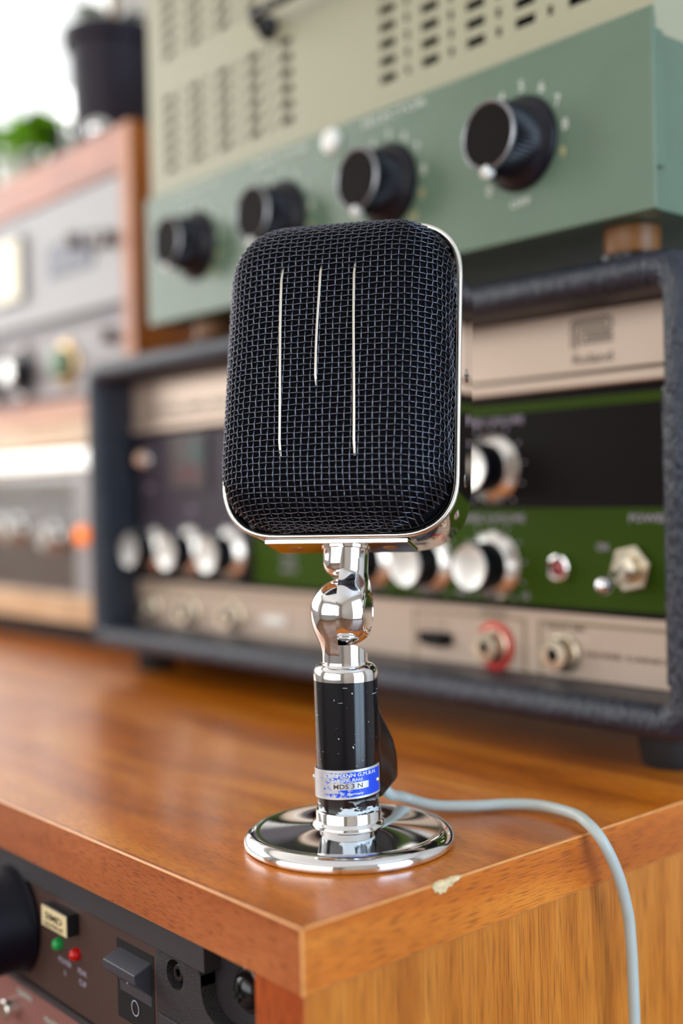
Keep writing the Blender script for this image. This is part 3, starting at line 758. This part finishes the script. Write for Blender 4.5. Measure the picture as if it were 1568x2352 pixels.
# level meter
mt_ = part('level_meter', MB().box(-.5290, -.4730, YP-.0030, YP, .1555, .2025), 'black_plastic', amp, bevel=.001)
part('meter_face', MB().box(-.5260, -.4760, YP-.0034, YP-.0030, .1585, .1995), mat('meter_face_maroon', rgb(64, 26, 28), .4), mt_, smooth=False)
part('meter_window', MB().box(-.5120, -.4770, YP-.0037, YP-.0034, .1760, .1960), mat('meter_teal', rgb(34, 62, 60), .4), mt_, smooth=False)
part('meter_needle', MB().box(-.5008, -.5002, YP-.0041, YP-.0038, .1640, .1940), 'red', mt_, smooth=False)
foot = lathe_mesh('rubber_foot', [(15, 0), (16, 2), (18, 19), (18, 20.8)], 'rubber', axis=(0, 0, 1), seg=28)
for x, y in ((-.565, .292), (-.046, .292), (-.565, .465), (-.046, .465)): lpart('foot', foot, amp, (x, y, 0))

# ------------------------------------------------------------------ green-grey tube amplifier with slotted cage
GX0, GX1, GZ0, GZ1, YG, GYB = -.5035, -.0245, .2880, .3895, .255, .470
tube = thing('tube_amplifier', 'green-grey enamelled tube amplifier with slotted beige cage and four black knobs', 'amplifier', (-.26, .36, Z1))
part('chassis', MB().box(GX0+.0035, GX1-.0035, YG+.003, GYB, GZ0+.001, .3785), 'hammer', tube, bevel=.001)
part('front_panel', MB().box(GX0, GX1, YG, YG+.0025, GZ0, GZ1), 'hammer', tube, bevel=.0012, seg=3)
part('side_flange', MB().box(GX1-.0030, GX1-.0005, YG+.0026, YG+.010, GZ0+.022, .3785), 'hammer', tube, bevel=.0004)
# cage with real slots: a grid of strips with the slot cells left out
YC, CZ0, CZ1 = .2640, .3790, .600
CX0, CX1 = -.5085, -.0290
cols = [-.4775+.0374*k for k in range(5)]+[-.2245+.0374*k for k in range(5)]
rows = [.4112+.0108*k for k in range(6)]+[.5010+.0108*k for k in range(8)]
xs = sorted(set([CX0, CX1]+[round(c+d, 5) for c in cols for d in (-.0082, .0062)]+[round(c+d, 5) for c in cols for d in (.0150, .0186)]))
zs = sorted(set([CZ0, CZ1]+[round(r+d, 5) for r in rows for d in (-.0027, .0027)]))
gv, gf = {}, []
mb = MB()
def vid(x, z):
    k = (x, z)
    if k not in gv: gv[k] = len(mb.v); mb.v.append((x, YC, z))
    return gv[k]
def hole_at(x, z):
    for r in rows:
        if abs(z-r) < .0027:
            for i, c in enumerate(cols):
                if c-.0082 < x < c+.0062: return True
                if i not in (4, 9) and c+.0150 < x < c+.0186: return True
    return False
for a, b in zip(xs[:-1], xs[1:]):
    for c, d in zip(zs[:-1], zs[1:]):
        if not hole_at((a+b)/2, (c+d)/2):
            mb.f.append((vid(a, c), vid(b, c), vid(b, d), vid(a, d))); mb.mi.append(0)
cg = part('cage_front', mb, 'cage', tube, smooth=False, fix=False)
sm = cg.modifiers.new('sheet', 'SOLIDIFY'); sm.thickness = .0012; sm.offset = -1
mb = MB(); mb.box(CX0, CX0+.0012, YC+.0012, GYB, CZ0, CZ1); part('cage_side', mb, 'cage', tube, smooth=False)
mb = MB(); mb.box(CX1-.0012, CX1, YC+.0012, GYB, CZ0, CZ1); part('cage_side', mb, 'cage', tube, smooth=False)
part('cage_top', MB().box(CX0, CX1, YC, GYB, CZ1, CZ1+.0012), 'cage', tube, smooth=False)
part('cage_back', MB().box(CX0, CX1, GYB, GYB+.0012, CZ0, CZ1), 'cage', tube, smooth=False)
part('interior_shade', MB().box(CX0+.03, CX1-.03, YC+.045, GYB-.02, .3790, .56), 'hole', tube, smooth=False)  # near-black block stands in for the shade inside the cage
# black lifting handle across the cage
hpts = [(-.3450, YC-.002, .4790), (-.3450, YC-.014, .4805), (-.3370, YC-.020, .4815), (-.30, YC-.021, .4810), (-.20, YC-.021, .4812), (-.155, YC-.020, .4815), (-.147, YC-.014, .4805), (-.147, YC-.002, .4790)]
hd = part('carry_handle', MB().tube(catmull(hpts, 6), .0030, 12), 'black_gloss', tube)
for x in (-.3450, -.147): part('handle_mount', MB().lathe(sweep([(8.5, 0), (8.5, 4), (7, 8), (4, 11), (.5, 12)]), (x, YC, .4795), axis=(0, -1, 0), seg=28), 'black_plastic', hd)
# fluted knobs with a bright ring round the face
fl = MB(); loops = []
for r, h, fk in ((26.0, 0, 0), (26.3, 1.0, 0), (25.0, 3.4, 0), (20.6, 6.4, 0), (19.6, 7.2, 1), (18.6, 25.0, 1), (17.9, 26.4, .6), (16.8, 27.0, 0), (16.6, 26.6, 0)):
    loops.append([((r+fk*.55*math.cos(k*PI))*math.cos(2*PI*k/96)/1000, -h/1000, (r+fk*.55*math.cos(k*PI))*math.sin(2*PI*k/96)/1000) for k in range(96)])
fl.loft(loops, True, False); G_fc = lathe_mesh('knob_face', [(17.0, 26.5), (16.9, 26.9), (.3, 27.0)], 'knob_face'); o = new('fk', fl, 'knob_black', angle=50); G_kn = o.data; bpy.data.objects.remove(o)
G_rg = lathe_mesh('knob_ring', [(17.6, 25.4), (18.9, 25.6), (18.8, 27.0), (17.8, 27.6), (17.0, 27.0)], mat('dull_ring', (.34, .34, .37, 1), .34, 1), cap=False)
o = new('dot', MB().lathe(sweep([(3.6, -2), (3.6, 1.0), (2.8, 2.4), (.2, 3.0)]), (-.0020, -.0255, -.0192), axis=(0, -.75, -.66), seg=20), 'white_plastic'); G_dot = o.data; bpy.data.objects.remove(o)  # white dot models the bright highlight on the knob's lower rim
KZ = .3405
for i, x in enumerate((-.4320, -.3250, -.2180, -.1110)):
    kn = lpart('knob', G_kn, tube, (x, YG, KZ)); lpart('knob_ring', G_rg, kn, (x, YG, KZ)); lpart('knob_face', G_fc, kn, (x, YG, KZ)); lpart('highlight_dot', G_dot, kn, (x, YG, KZ))
    for k in range(11):
        a = math.radians(222-k*27); rr = .0315
        if i == 3 and k == 10: continue
        print_text(tube, str(k), x+rr*math.cos(a), YG-.0004, KZ+rr*math.sin(a)-.0030, .0086, 'white_print' if k < 9 else 'cream_print', name='dial_number')
print_text(tube, 'OFF', -.1118, YG-.0004, .3062, .0056, 'white_print', width=.0150)
for s, x in (('VOLUME', -.4320), ('BASS TONE', -.3250), ('SELECTOR', -.2120)): print_text(tube, s, x, YG-.0004, .3815, .0062, 'white_print', width=.058)
part('pilot_button', MB().lathe(sweep([(8.6, 0), (8.6, 1.5), (7.6, 3.6), (5, 4.8), (.2, 5.2)]), (-.2700, YG, .3800), axis=(0, -1, 0), seg=32), 'white_plastic', tube)
gfoot = lathe_mesh('amber_foot', [(12, 0), (13, 1), (14.5, 6), (15, 13), (15, 19.5)], 'brown_foot', axis=(0, 0, 1), seg=32)
gbase = lathe_mesh('foot_ring', [(15.5, 0), (17, 1), (17.5, 4), (15, 5.5)], 'black_gloss', axis=(0, 0, 1), seg=32)
for x, y in ((-.0600, .285), (-.455, .285), (-.0600, .44), (-.455, .44)):
    f_ = lpart('foot', gfoot, tube, (x, y, Z1)); lpart('foot_ring', gbase, f_, (x, y, Z1))

# ------------------------------------------------------------------ stack to the left: receiver, wooden cabinet with two units
YL, SX0, SX1, YLB = .320, -1.13, -.634, .60
rec = thing('radio_receiver', 'pale wooden radio receiver with silver trim and amber lamp, bottom of the stack', 'receiver', (-.9, .45, 0))
RZ = .2470
part('case', MB().box(SX0, SX1, YL+.006, YLB, .0235, RZ-.0185), 'recv_wood', rec, bevel=.003)
part('top_board', MB().box(SX0, SX1, YL, YLB, RZ-.0185, RZ), 'recv_wood', rec, bevel=.003)
part('gap_shade_block', MB().box(SX0+.02, SX1-.02, YL+.018, YLB-.02, .0006, .0235), 'rubber', rec, smooth=False)  # added dark block, closes the gap under the case where deep shade falls
part('top_rail', MB().box(SX0, SX1, YL-.001, YL+.006, .2030, .2280), 'recv_lip', rec, bevel=.0015)
part('silver_rail', MB().box(SX0, SX1, YL-.006, YL+.006, .1770, .2005), 'alu_flat', rec, bevel=.004, seg=3)
part('bottom_rail', MB().box(SX0, SX1, YL-.006, YL+.006, .0235, .0525), 'recv_lip', rec, bevel=.003)
part('end_rail', MB().box(-.7550, SX1, YL-.003, YL+.006, .0525, .1770), 'grey_panel', rec, bevel=.002)
part('dial_plate', MB().box(SX0, -.7550, YL+.002, YL+.006, .0525, .1770), 'dial', rec, smooth=False)
part('dial_glass', MB().box(SX0, -.7550, YL-.002, YL-.0005, .0525, .1770), 'glass', rec, smooth=False)
for k in range(18):
    x = -.775-.0135*k
    part('scale_line', MB().box(x-.0006, x+.0006, YL+.0014, YL+.0019, .148, .172), 'white_print', rec, smooth=False)
part('dial_shade', MB().box(SX0, -.7550, YL+.0014, YL+.0019, .1120, .1480), 'grey_panel', rec, smooth=False)
part('amber_lamp', MB().lathe(sweep([(9.5, 0), (9.5, 3), (7.5, 6.5), (4, 8.5), (.3, 9)]), (-.7365, YL-.003, .1135), axis=(0, -1, 0), seg=28), 'amber', rec)
kb = lathe_mesh('silver_knob', [(15, 0), (15.4, 1.2), (13.6, 2.6), (13.0, 14), (12.2, 15), (.3, 15.3)], 'alu')
for x, z in ((-.885, .118), (-.935, .118), (-.800, .110)):
    lpart('tuning_knob', kb, rec, (x, YL-.002, z))
for x in (SX0+.05, SX1-.05):
    for y in (YL+.04, YLB-.04): part('foot', MB().lathe(sweep([(14, 0), (15, 1), (16, 23.6)]), (x, y, 0), seg=24), 'rubber', rec)

CZB, CZT = RZ, .5010
cab = thing('wooden_cabinet', 'reddish wooden open cabinet standing on the pale radio receiver', 'cabinet', (-.9, .45, RZ))
part('side_board', MB().box(SX1-.0215, SX1, YL, YLB, CZB, CZT), 'cab_side', cab, bevel=.0015)
part('side_board', MB().box(SX0, SX0+.0215, YL, YLB, CZB, CZT), 'cab_side', cab, bevel=.0015)
part('top_board', MB().box(SX0+.0215, SX1-.0215, YL+.001, YLB, CZT-.0430, CZT-.0005), 'cab_wood', cab, bevel=.0015)
part('bottom_board', MB().box(SX0+.0215, SX1-.0215, YL+.012, YLB, CZB, CZB+.008), 'cab_wood', cab, smooth=False)
part('back_board', MB().box(SX0+.0215, SX1-.0215, YLB-.008, YLB, CZB+.008, CZT-.0430), 'cab_wood', cab, smooth=False)
part('middle_rail', MB().box(SX0+.0215, SX1-.0215, YL+.010, YLB-.008, .3220, .3365), mat('shadow_grey_rail', rgb(128, 122, 126), .5), cab, smooth=False)
UX0, UX1 = SX0+.023, SX1-.0230
un1 = thing('audio_unit', 'silver-grey audio unit with cream meter in the upper bay of the wooden cabinet', 'audio unit', (-.9, .45, .3368))
part('face', MB().box(UX0, UX1, YL+.004, YL+.009, .3370, .4575), 'grey_panel', un1, bevel=.001)
part('case', MB().box(UX0+.004, UX1-.004, YL+.009, YLB-.02, .3367, .4560), 'hole', un1, smooth=False)
part('display', MB().box(-.8080, -.7150, YL+.002, YL+.004, .3790, .4130), 'grey_dark', un1, bevel=.0008)
mm_ = part('level_meter', MB().box(-.9400, -.8600, YL-.001, YL+.004, .3640, .4360), mat('meter_bezel', rgb(120, 118, 118), .4), un1, bevel=.002)
part('meter_face', MB().box(-.9360, -.8690, YL-.0018, YL-.001, .3680, .4320), mat('cream_meter_face', rgb(250, 244, 220), .5, emit=rgb(255, 245, 215), estr=.35), mm_, smooth=False)
k1 = lathe_mesh('small_knob', [(9, 0), (9.2, 1), (8, 2), (7.6, 13), (6.8, 14), (.3, 14.2)], mat('dull_grey_knob', rgb(150, 146, 146), .5, .3))
for x, z in ((-.7460, .4080), (-.7020, .4020), (-.6775, .3985)): lpart('knob', k1, un1, (x, YL+.004, z))
un2 = thing('audio_unit', 'grey audio unit with black and green knobs in the lower bay of the wooden cabinet', 'audio unit', (-.9, .45, RZ+.008))
part('face', MB().box(UX0, UX1, YL+.004, YL+.009, RZ+.0085, .3215), mat('warm_grey_panel', rgb(150, 144, 146), .42, .15), un2, bevel=.001)
part('case', MB().box(UX0+.004, UX1-.004, YL+.009, YLB-.02, RZ+.0083, .3190), 'hole', un2, smooth=False)
k2a = lathe_mesh('skirt', [(24, 0), (24.4, 1.4), (22, 3.5), (17, 5), (.5, 5)], 'knob_black')
k2b = lathe_mesh('body', [(16, 5), (15.4, 20), (14.4, 21.4), (.5, 21.6)], 'knob_black')
k2c = lathe_mesh('cap', [(13.4, 21.3), (13.2, 22.6), (12.4, 23), (.5, 22.8)], 'alu')
k3b = lathe_mesh('green_body', [(16, 4), (15, 14), (13, 15.4), (.5, 15.6)], mat('sage_plastic', rgb(120, 150, 122), .4))
k3a = lathe_mesh('brass_skirt', [(25, 0), (25.4, 1.2), (23, 3.2), (17, 4.2), (.5, 4.2)], 'brass')
for x, z in ((-.8680, .2860), (-.9400, .2860)):
    kn = lpart('knob', k2a, un2, (x, YL+.004, z)); lpart('knob_body', k2b, kn, (x, YL+.004, z)); lpart('knob_cap', k2c, kn, (x, YL+.004, z))
    part('chrome_stop', MB().lathe(sweep([(6, 0), (6, 6), (5, 10), (2.5, 12), (.2, 12.5)]), (x+.004, YL+.004, z-.0250), axis=(0, -1, 0), seg=24), 'chrome', un2)
    part('chrome_stop', MB().lathe(sweep([(5, 0), (5, 6), (4, 9), (2, 11), (.2, 11.5)]), (x+.006, YL+.004, z+.0270), axis=(0, -1, 0), seg=24), 'chrome', un2)
kn = lpart('knob', k3a, un2, (-.7750, YL+.004, .2880)); lpart('knob_body', k3b, kn, (-.7750, YL+.004, .2880))
lpart('knob', k1, un2, (-.6830, YL+.004, .3060))

# on top of the cabinet ----------------------------------------------
TZ_ = CZT
pot = thing('flower_pot', 'black cylindrical pot with a pale orchid on top of the wooden cabinet', 'pot', (-.772, .385, TZ_))
pc = (-.772, .385, TZ_)
part('pot', MB().lathe(sweep([(40, 0), (41.5, 1.5), (46, 112), (46.5, 118), (52, 119), (52.5, 133), (49, 133.5), (47, 124), (46, 119)]), pc, seg=48, cap=False), 'pot_black', pot)
part('pot_bottom', MB().lathe(sweep([(36, 0), (36, 1)]), pc, seg=32), 'pot_black', pot)
part('soil', MB().lathe(sweep([(46.4, 122), (44, 124.5), (.3, 126)]), pc, seg=32), 'soil', pot)
def leaf_mb(base, direction, length, width, droop, n=8, thick=.0008):
    d = Vector(direction).normalized(); sd = d.cross(UP).normalized(); mb = MB(); top = []; bot = []
    for k in range(n+1):
        t = k/n; p = Vector(base)+d*length*t+Vector((0, 0, -droop*t*t)); wv = width*math.sin(PI*min(1, (t*.93+.06)))**.8/2
        up = Vector((0, 0, .25*wv))
        mb.v += [tuple(p+sd*wv+up), tuple(p), tuple(p-sd*wv+up), tuple(p+sd*wv+up-UP*thick), tuple(p-UP*thick), tuple(p-sd*wv+up-UP*thick)]
    for k in range(n):
        b = 6*k
        for f in ((b, b+1, b+7, b+6), (b+1, b+2, b+8, b+7), (b+3, b+9, b+10, b+4), (b+4, b+10, b+11, b+5), (b, b+6, b+9, b+3), (b+2, b+5, b+11, b+8)): mb.f.append(f); mb.mi.append(0)
    return mb
for d, l, w_, dr in (((-.6, -.5, 1.0), .07, .034, .02), ((.1, -.7, .9), .075, .036, .03), ((-.2, .6, .8), .08, .034, .03), ((.6, .3, .8), .07, .03, .03)):
    part('leaf', leaf_mb((pc[0], pc[1], TZ_+.124), d, l, w_, dr), 'pale_leaf', pot)
part('flower_stalk', MB().tube(catmull([(pc[0]+.015, pc[1]-.01, TZ_+.123), (pc[0]+.03, pc[1]-.015, TZ_+.155), (pc[0]+.036, pc[1]-.02, TZ_+.215), (pc[0]+.04, pc[1]-.03, TZ_+.26)], 6), .0045, 8), 'stalk', pot)
for fx, fz in ((.050, .175), (.036, .225), (.060, .250)):
    fl_ = MB()
    for k in range(5):
        a = 2*PI*k/5+.4; c0 = Vector((pc[0]+fx, pc[1]-.034, TZ_+fz)); d = Vector((math.cos(a), -.35, math.sin(a)))
        s_ = Vector((-math.sin(a), 0, math.cos(a))); pts = []
        for q in range(10):
            b = 2*PI*q/10; pts.append(c0+d*(.012+.011*math.cos(b))+s_*.0085*math.sin(b))
        fl_.loft([pts, [p+Vector((0, .0012, 0)) for p in pts]])
    part('flower', fl_, 'petal', pot, smooth=False)
gl = new('glass_tumbler', MB().lathe(sweep([(20, 0), (22, 1), (26, 62), (28, 92), (26.6, 92), (24.6, 62), (20.5, 4), (.4, 3.4)]), (-.850, .392, TZ_), seg=40), 'glass')
tag(gl, 'clear glass tumbler beside the black pot on the wooden cabinet', 'glass')
cb = new('chrome_ball', MB().lathe([(max(.0001, .012*math.sin(PI*k/16)), .012-.012*math.cos(PI*k/16)) for k in range(17)], (-.7150, .335, TZ_), seg=32), 'chrome')
tag(cb, 'small chrome ball in front of the black pot', 'ball')
bt = thing('bottle', 'small dark violet bottle between the green plant and the glass tumbler', 'bottle', (-.912, .395, TZ_))
part('body', MB().lathe(sweep([(14, 0), (15.5, 1.5), (15.5, 42), (13, 50), (7, 56), (6.5, 64)]), (-.912, .395, TZ_), seg=32), mat('violet_glass', rgb(70, 56, 84), .2, coat=.4), bt)
part('cap', MB().lathe(sweep([(7.6, 63), (7.8, 64), (7.8, 76), (7, 77)]), (-.912, .395, TZ_), seg=24), 'black_plastic', bt)
pl = thing('potted_plant', 'bright green leafy plant in a white pot at the left end of the cabinet', 'plant', (-1.005, .40, TZ_))
pp = (-1.005, .40, TZ_)
part('pot', MB().lathe(sweep([(30, 0), (32, 1.5), (38, 46), (40, 52), (37, 52), (35, 44)]), pp, seg=40, cap=False), 'white_glaze', pl)
part('soil', MB().lathe(sweep([(35.4, 44), (30, 47), (.3, 48)]), pp, seg=28), 'soil', pl)
rng = random.Random(11)
for k in range(17):
    a = rng.uniform(0, 2*PI); el = rng.uniform(.2, 1.3); l = rng.uniform(.06, .105)
    base = Vector(pp)+Vector((.015*math.cos(a), .015*math.sin(a), .046)); d = Vector((math.cos(a), math.sin(a), el))
    tip = base+d.normalized()*rng.uniform(.02, .05)
    part('stem', MB().tube([base, base.lerp(tip, .5), tip], .0014, 6), 'leaf_dark', pl)
    part('leaf', leaf_mb(tip, (d.x, d.y, d.z*.4), l, l*.62, l*.6), 'leaf' if k % 4 else 'leaf_dark', pl)
for d, l in (((.75, -.45, .45), .105), ((.9, .1, .55), .10), ((.5, -.75, .6), .095), ((-.2, -.9, .9), .10), ((.8, -.2, .9), .09)):
    base = Vector(pp)+Vector((0, 0, .046)); tip = base+Vector(d).normalized()*.035
    part('stem', MB().tube([base, base.lerp(tip, .5), tip], .0014, 6), 'leaf_dark', pl)
    part('leaf', leaf_mb(tip, d, l, l*.7, l*.75), 'leaf', pl)

# ------------------------------------------------------------------ rack units under the desktop
RY = .0065
RX0, RX1 = -.48, -.0292
ru = thing('rack_power_unit', 'black rack unit with rocker switch and textured cheek right under the desktop', 'rack unit', (-.25, .2, -.088))
part('case', MB().box(RX0, -.0745, RY+.012, .33, -.0880, -.0262), 'hole', ru, smooth=False)
part('top_bar', MB().box(RX0, -.0680, RY-.0020, RY+.012, -.0372, -.0262), 'rack_bar', ru, bevel=.0004)
part('face', MB().box(RX0, -.1052, RY, RY+.012, -.0885, -.0375), 'rack_brown', ru, bevel=.0004)
# cheek: textured plate with a round socket well and a corner recess for the rack screw
def cheek():
    # polygon with a hole: strips between the outer outline and the circular well
    x0, x1, z0, z1 = -.1050, -.0720, -.0885, -.0376; cx, cz, r = -.0908, -.0446, .0062; n = 48
    outer = []
    for k in range(n):
        a = 2*PI*k/n; dx, dz = math.cos(a), math.sin(a)
        ts = []
        if dx > 1e-9: ts.append((x1-cx)/dx)
        if dx < -1e-9: ts.append((x0-cx)/dx)
        if dz > 1e-9: ts.append((z1-cz)/dz)
        if dz < -1e-9: ts.append((z0-cz)/dz)
        t = min(ts); outer.append((cx+dx*t, cz+dz*t))
    inner = [(cx+r*math.cos(2*PI*k/n), cz+r*math.sin(2*PI*k/n)) for k in range(n)]
    y = RY-.0010
    mb = MB().loft([[(p[0], y+.010, p[1]) for p in outer], [(p[0], y, p[1]) for p in outer], [(p[0], y, p[1]) for p in inner], [(p[0], y+.006, p[1]) for p in inner]], False, False)
    return mb
ch = part('cheek', cheek(), 'rack_cheek', ru, angle=30)
part('well_floor', MB().lathe(sweep([(6.4, 0), (.3, 0)]), (-.0908, RY+.0040, -.0446), axis=(0, -1, 0)), 'black_plastic', ch)
part('socket', MB().lathe(sweep([(3.6, 0), (3.6, 3.4), (3.1, 3.9), (1.7, 3.9), (1.5, 3.0)]), (-.0903, RY+.0040, -.0440), axis=(0, -1, 0), seg=28, cap=False), 'black_plastic', ch)
part('socket_hole', MB().lathe(sweep([(1.6, 3.2), (.2, 3.2)]), (-.0903, RY+.0040, -.0440), axis=(0, -1, 0), seg=20), 'hole', ch)
part('cover_flap', MB().box(-.1035, -.0760, RY-.0016, RY-.0008, -.0885, -.0640), 'rack_bar', ch, bevel=.0003)
part('rack_ear', MB().box(-.0720, RX1, RY+.0060, RY+.0090, -.0885, -.0262), 'rack_cheek', ru, smooth=False)
# rounded recess lip below the screw
lipm = MB(); lo = []
for k in range(13):
    a = math.radians(180+90*k/12); lo.append((-.0600+.0120*math.cos(a), -.0440+.0120*math.sin(a)))
outl = [(-.0720, -.0300)]+lo+[(RX1, -.0560)]
base_ = [(p[0], p[1]) for p in outl]
lipm.loft([[(x, RY-.0010, z) for x, z in base_], [(x, RY+.0065, z) for x, z in base_]], False, False, closed=False)
low_ = [(-.0720, -.0885)]+[(-.0720+(RX1+.0720)*k/12, -.0885) for k in range(13)]+[(RX1, -.0885)]
lipm.loft([[(x, RY-.0010, z) for x, z in base_], [(x, RY-.0010, z) for x, z in low_]], False, False, closed=False)
part('recess_lip', lipm, 'rack_cheek', ru, angle=50)
sc_ = part('rack_screw', MB().lathe(sweep([(8.6, 0), (8.6, .6), (8.0, 1.0), (7.2, 1.0), (6.6, 2.6), (4.8, 4.2), (2.4, 4.9), (.2, 5.1)]), (-.0490, RY+.0060, -.0400), axis=(0, -1, 0), seg=40), 'black_gloss', ru)
for dx, dz in ((.0032, .0007), (.0007, .0032)): part('cross_slot', MB().box(-.0490-dx, -.0490+dx, RY+.0002, RY+.0022, -.0400-dz, -.0400+dz), 'hole', sc_, smooth=False)
# rocker switch in its opening
part('switch_opening', MB().box(-.1390, -.1085, RY-.0002, RY+.001, -.0770, -.0425), 'hole', ru, smooth=False)
rk = MB().loft([[(x, y, z) for y, z in ((RY+.004, -.0445), (RY-.0085, -.0490), (RY-.0085, -.0505), (RY-.0082, -.0530), (RY-.0005, -.0600), (RY+.0005, -.0755), (RY+.006, -.0760))] for x in (-.1370, -.1105)])
rks = part('rocker', rk, 'switch', ru, bevel=.0005, angle=25)
part('on_mark', MB().box(-.1242, -.1236, RY-.0042, RY-.0032, -.0575, -.0560), 'grey_print', rks, smooth=False)
ro = MB(); n = 32
vs = []
for k in range(n):
    a = 2*PI*k/n
    for r in (.0029, .0035): vs.append((-.1237+r*math.cos(a)*.9, RY-.0005+.0001-.00025, -.0690+r*math.sin(a)))
ro.add(vs, [(2*k, (2*k+2) % (2*n), (2*k+3) % (2*n), 2*k+1) for k in range(n)])
part('off_mark', ro, 'grey_print', rks, smooth=False, fix=False)
lb = part('push_button', MB().box(-.1985, -.1735, RY-.0060, RY, -.0512, -.0412), 'black_plastic', ru, bevel=.0006)
part('button_face', MB().box(-.1982, -.1738, RY-.0064, RY-.0060, -.0509, -.0415), 'label_cream', lb, smooth=False)
print_text(ru, 'SIMD', -.1862, RY-.0066, -.0468, .0045, 'dark_print', width=.017)
print_text(ru, 'OUTPUT', -.1862, RY-.0066, -.0502, .0030, 'dark_print', width=.019)
for x, z, mt in ((-.1925, -.0602, 'led_green'), (-.1755, -.0604, 'led_red')):
    part('led', MB().lathe(sweep([(2.9, 0), (2.9, 1.6), (2.4, 3.2), (1.2, 4.1), (.1, 4.3)]), (x, RY, z), axis=(0, -1, 0), seg=24), mt, ru)
for s, x, z in (('POWER', -.1880, -.0690), ('0', -.1880, -.0742), ('PEAK', -.1710, -.0690), ('CLIP', -.1710, -.0740)):
    print_text(ru, s, x, RY-.0003, z, .0036, 'grey_print')
kd = lathe_mesh('dark_skirt', [(27, 0), (27.5, 2), (26, 4), (24.5, 30), (23, 32), (.5, 32.4)], mat('blue_black_knob', (.001, .001, .006, 1), .4, spec=.25), seg=48)
lpart('volume_knob', kd, ru, (-.2400, RY, -.0600))
r2 = thing('rack_preamp', 'maroon-faced rack unit with silver push button below the black rack unit', 'rack unit', (-.25, .2, -.138))
part('face', MB().box(RX0, RX1, RY, RY+.010, -.1380, -.0925), 'rack_red', r2, bevel=.0008)
part('top_edge', MB().box(RX0, RX1, RY-.0008, RY+.010, -.0924, -.0890), 'rack_bar', r2, smooth=False)
part('case', MB().box(RX0, RX1-.04, RY+.010, .30, -.1380, -.0900), 'hole', r2, smooth=False)
part('push_button', MB().lathe(sweep([(5, 0), (5, 6.5), (4.4, 7.2), (.3, 7.4)]), (-.2430, RY, -.1065), axis=(0, -1, 0), seg=28), 'alu', r2)
part('knob', MB().lathe(sweep([(10, 0), (10, 8), (9, 9), (.3, 9.4)]), (-.2020, RY, -.1190), axis=(0, -1, 0), seg=28), mat('maroon_knob', rgb(70, 16, 14), .4), r2)
for s, x, z in (('GAIN', -.2330, -.0985), ('MASTER', -.2030, -.1035)): print_text(r2, s, x, RY-.0003, z, .0042, 'white_print', width=.016)
for nm, z0 in (('rack_blank_panel', -.4005),):
    o = new(nm, MB().box(RX0, RX1, RY, RY+.25, z0+.001, -.1385), 'black_plastic', bevel=.001)
    tag(o, 'plain black rack unit below the maroon-faced unit under the desktop', 'rack unit')
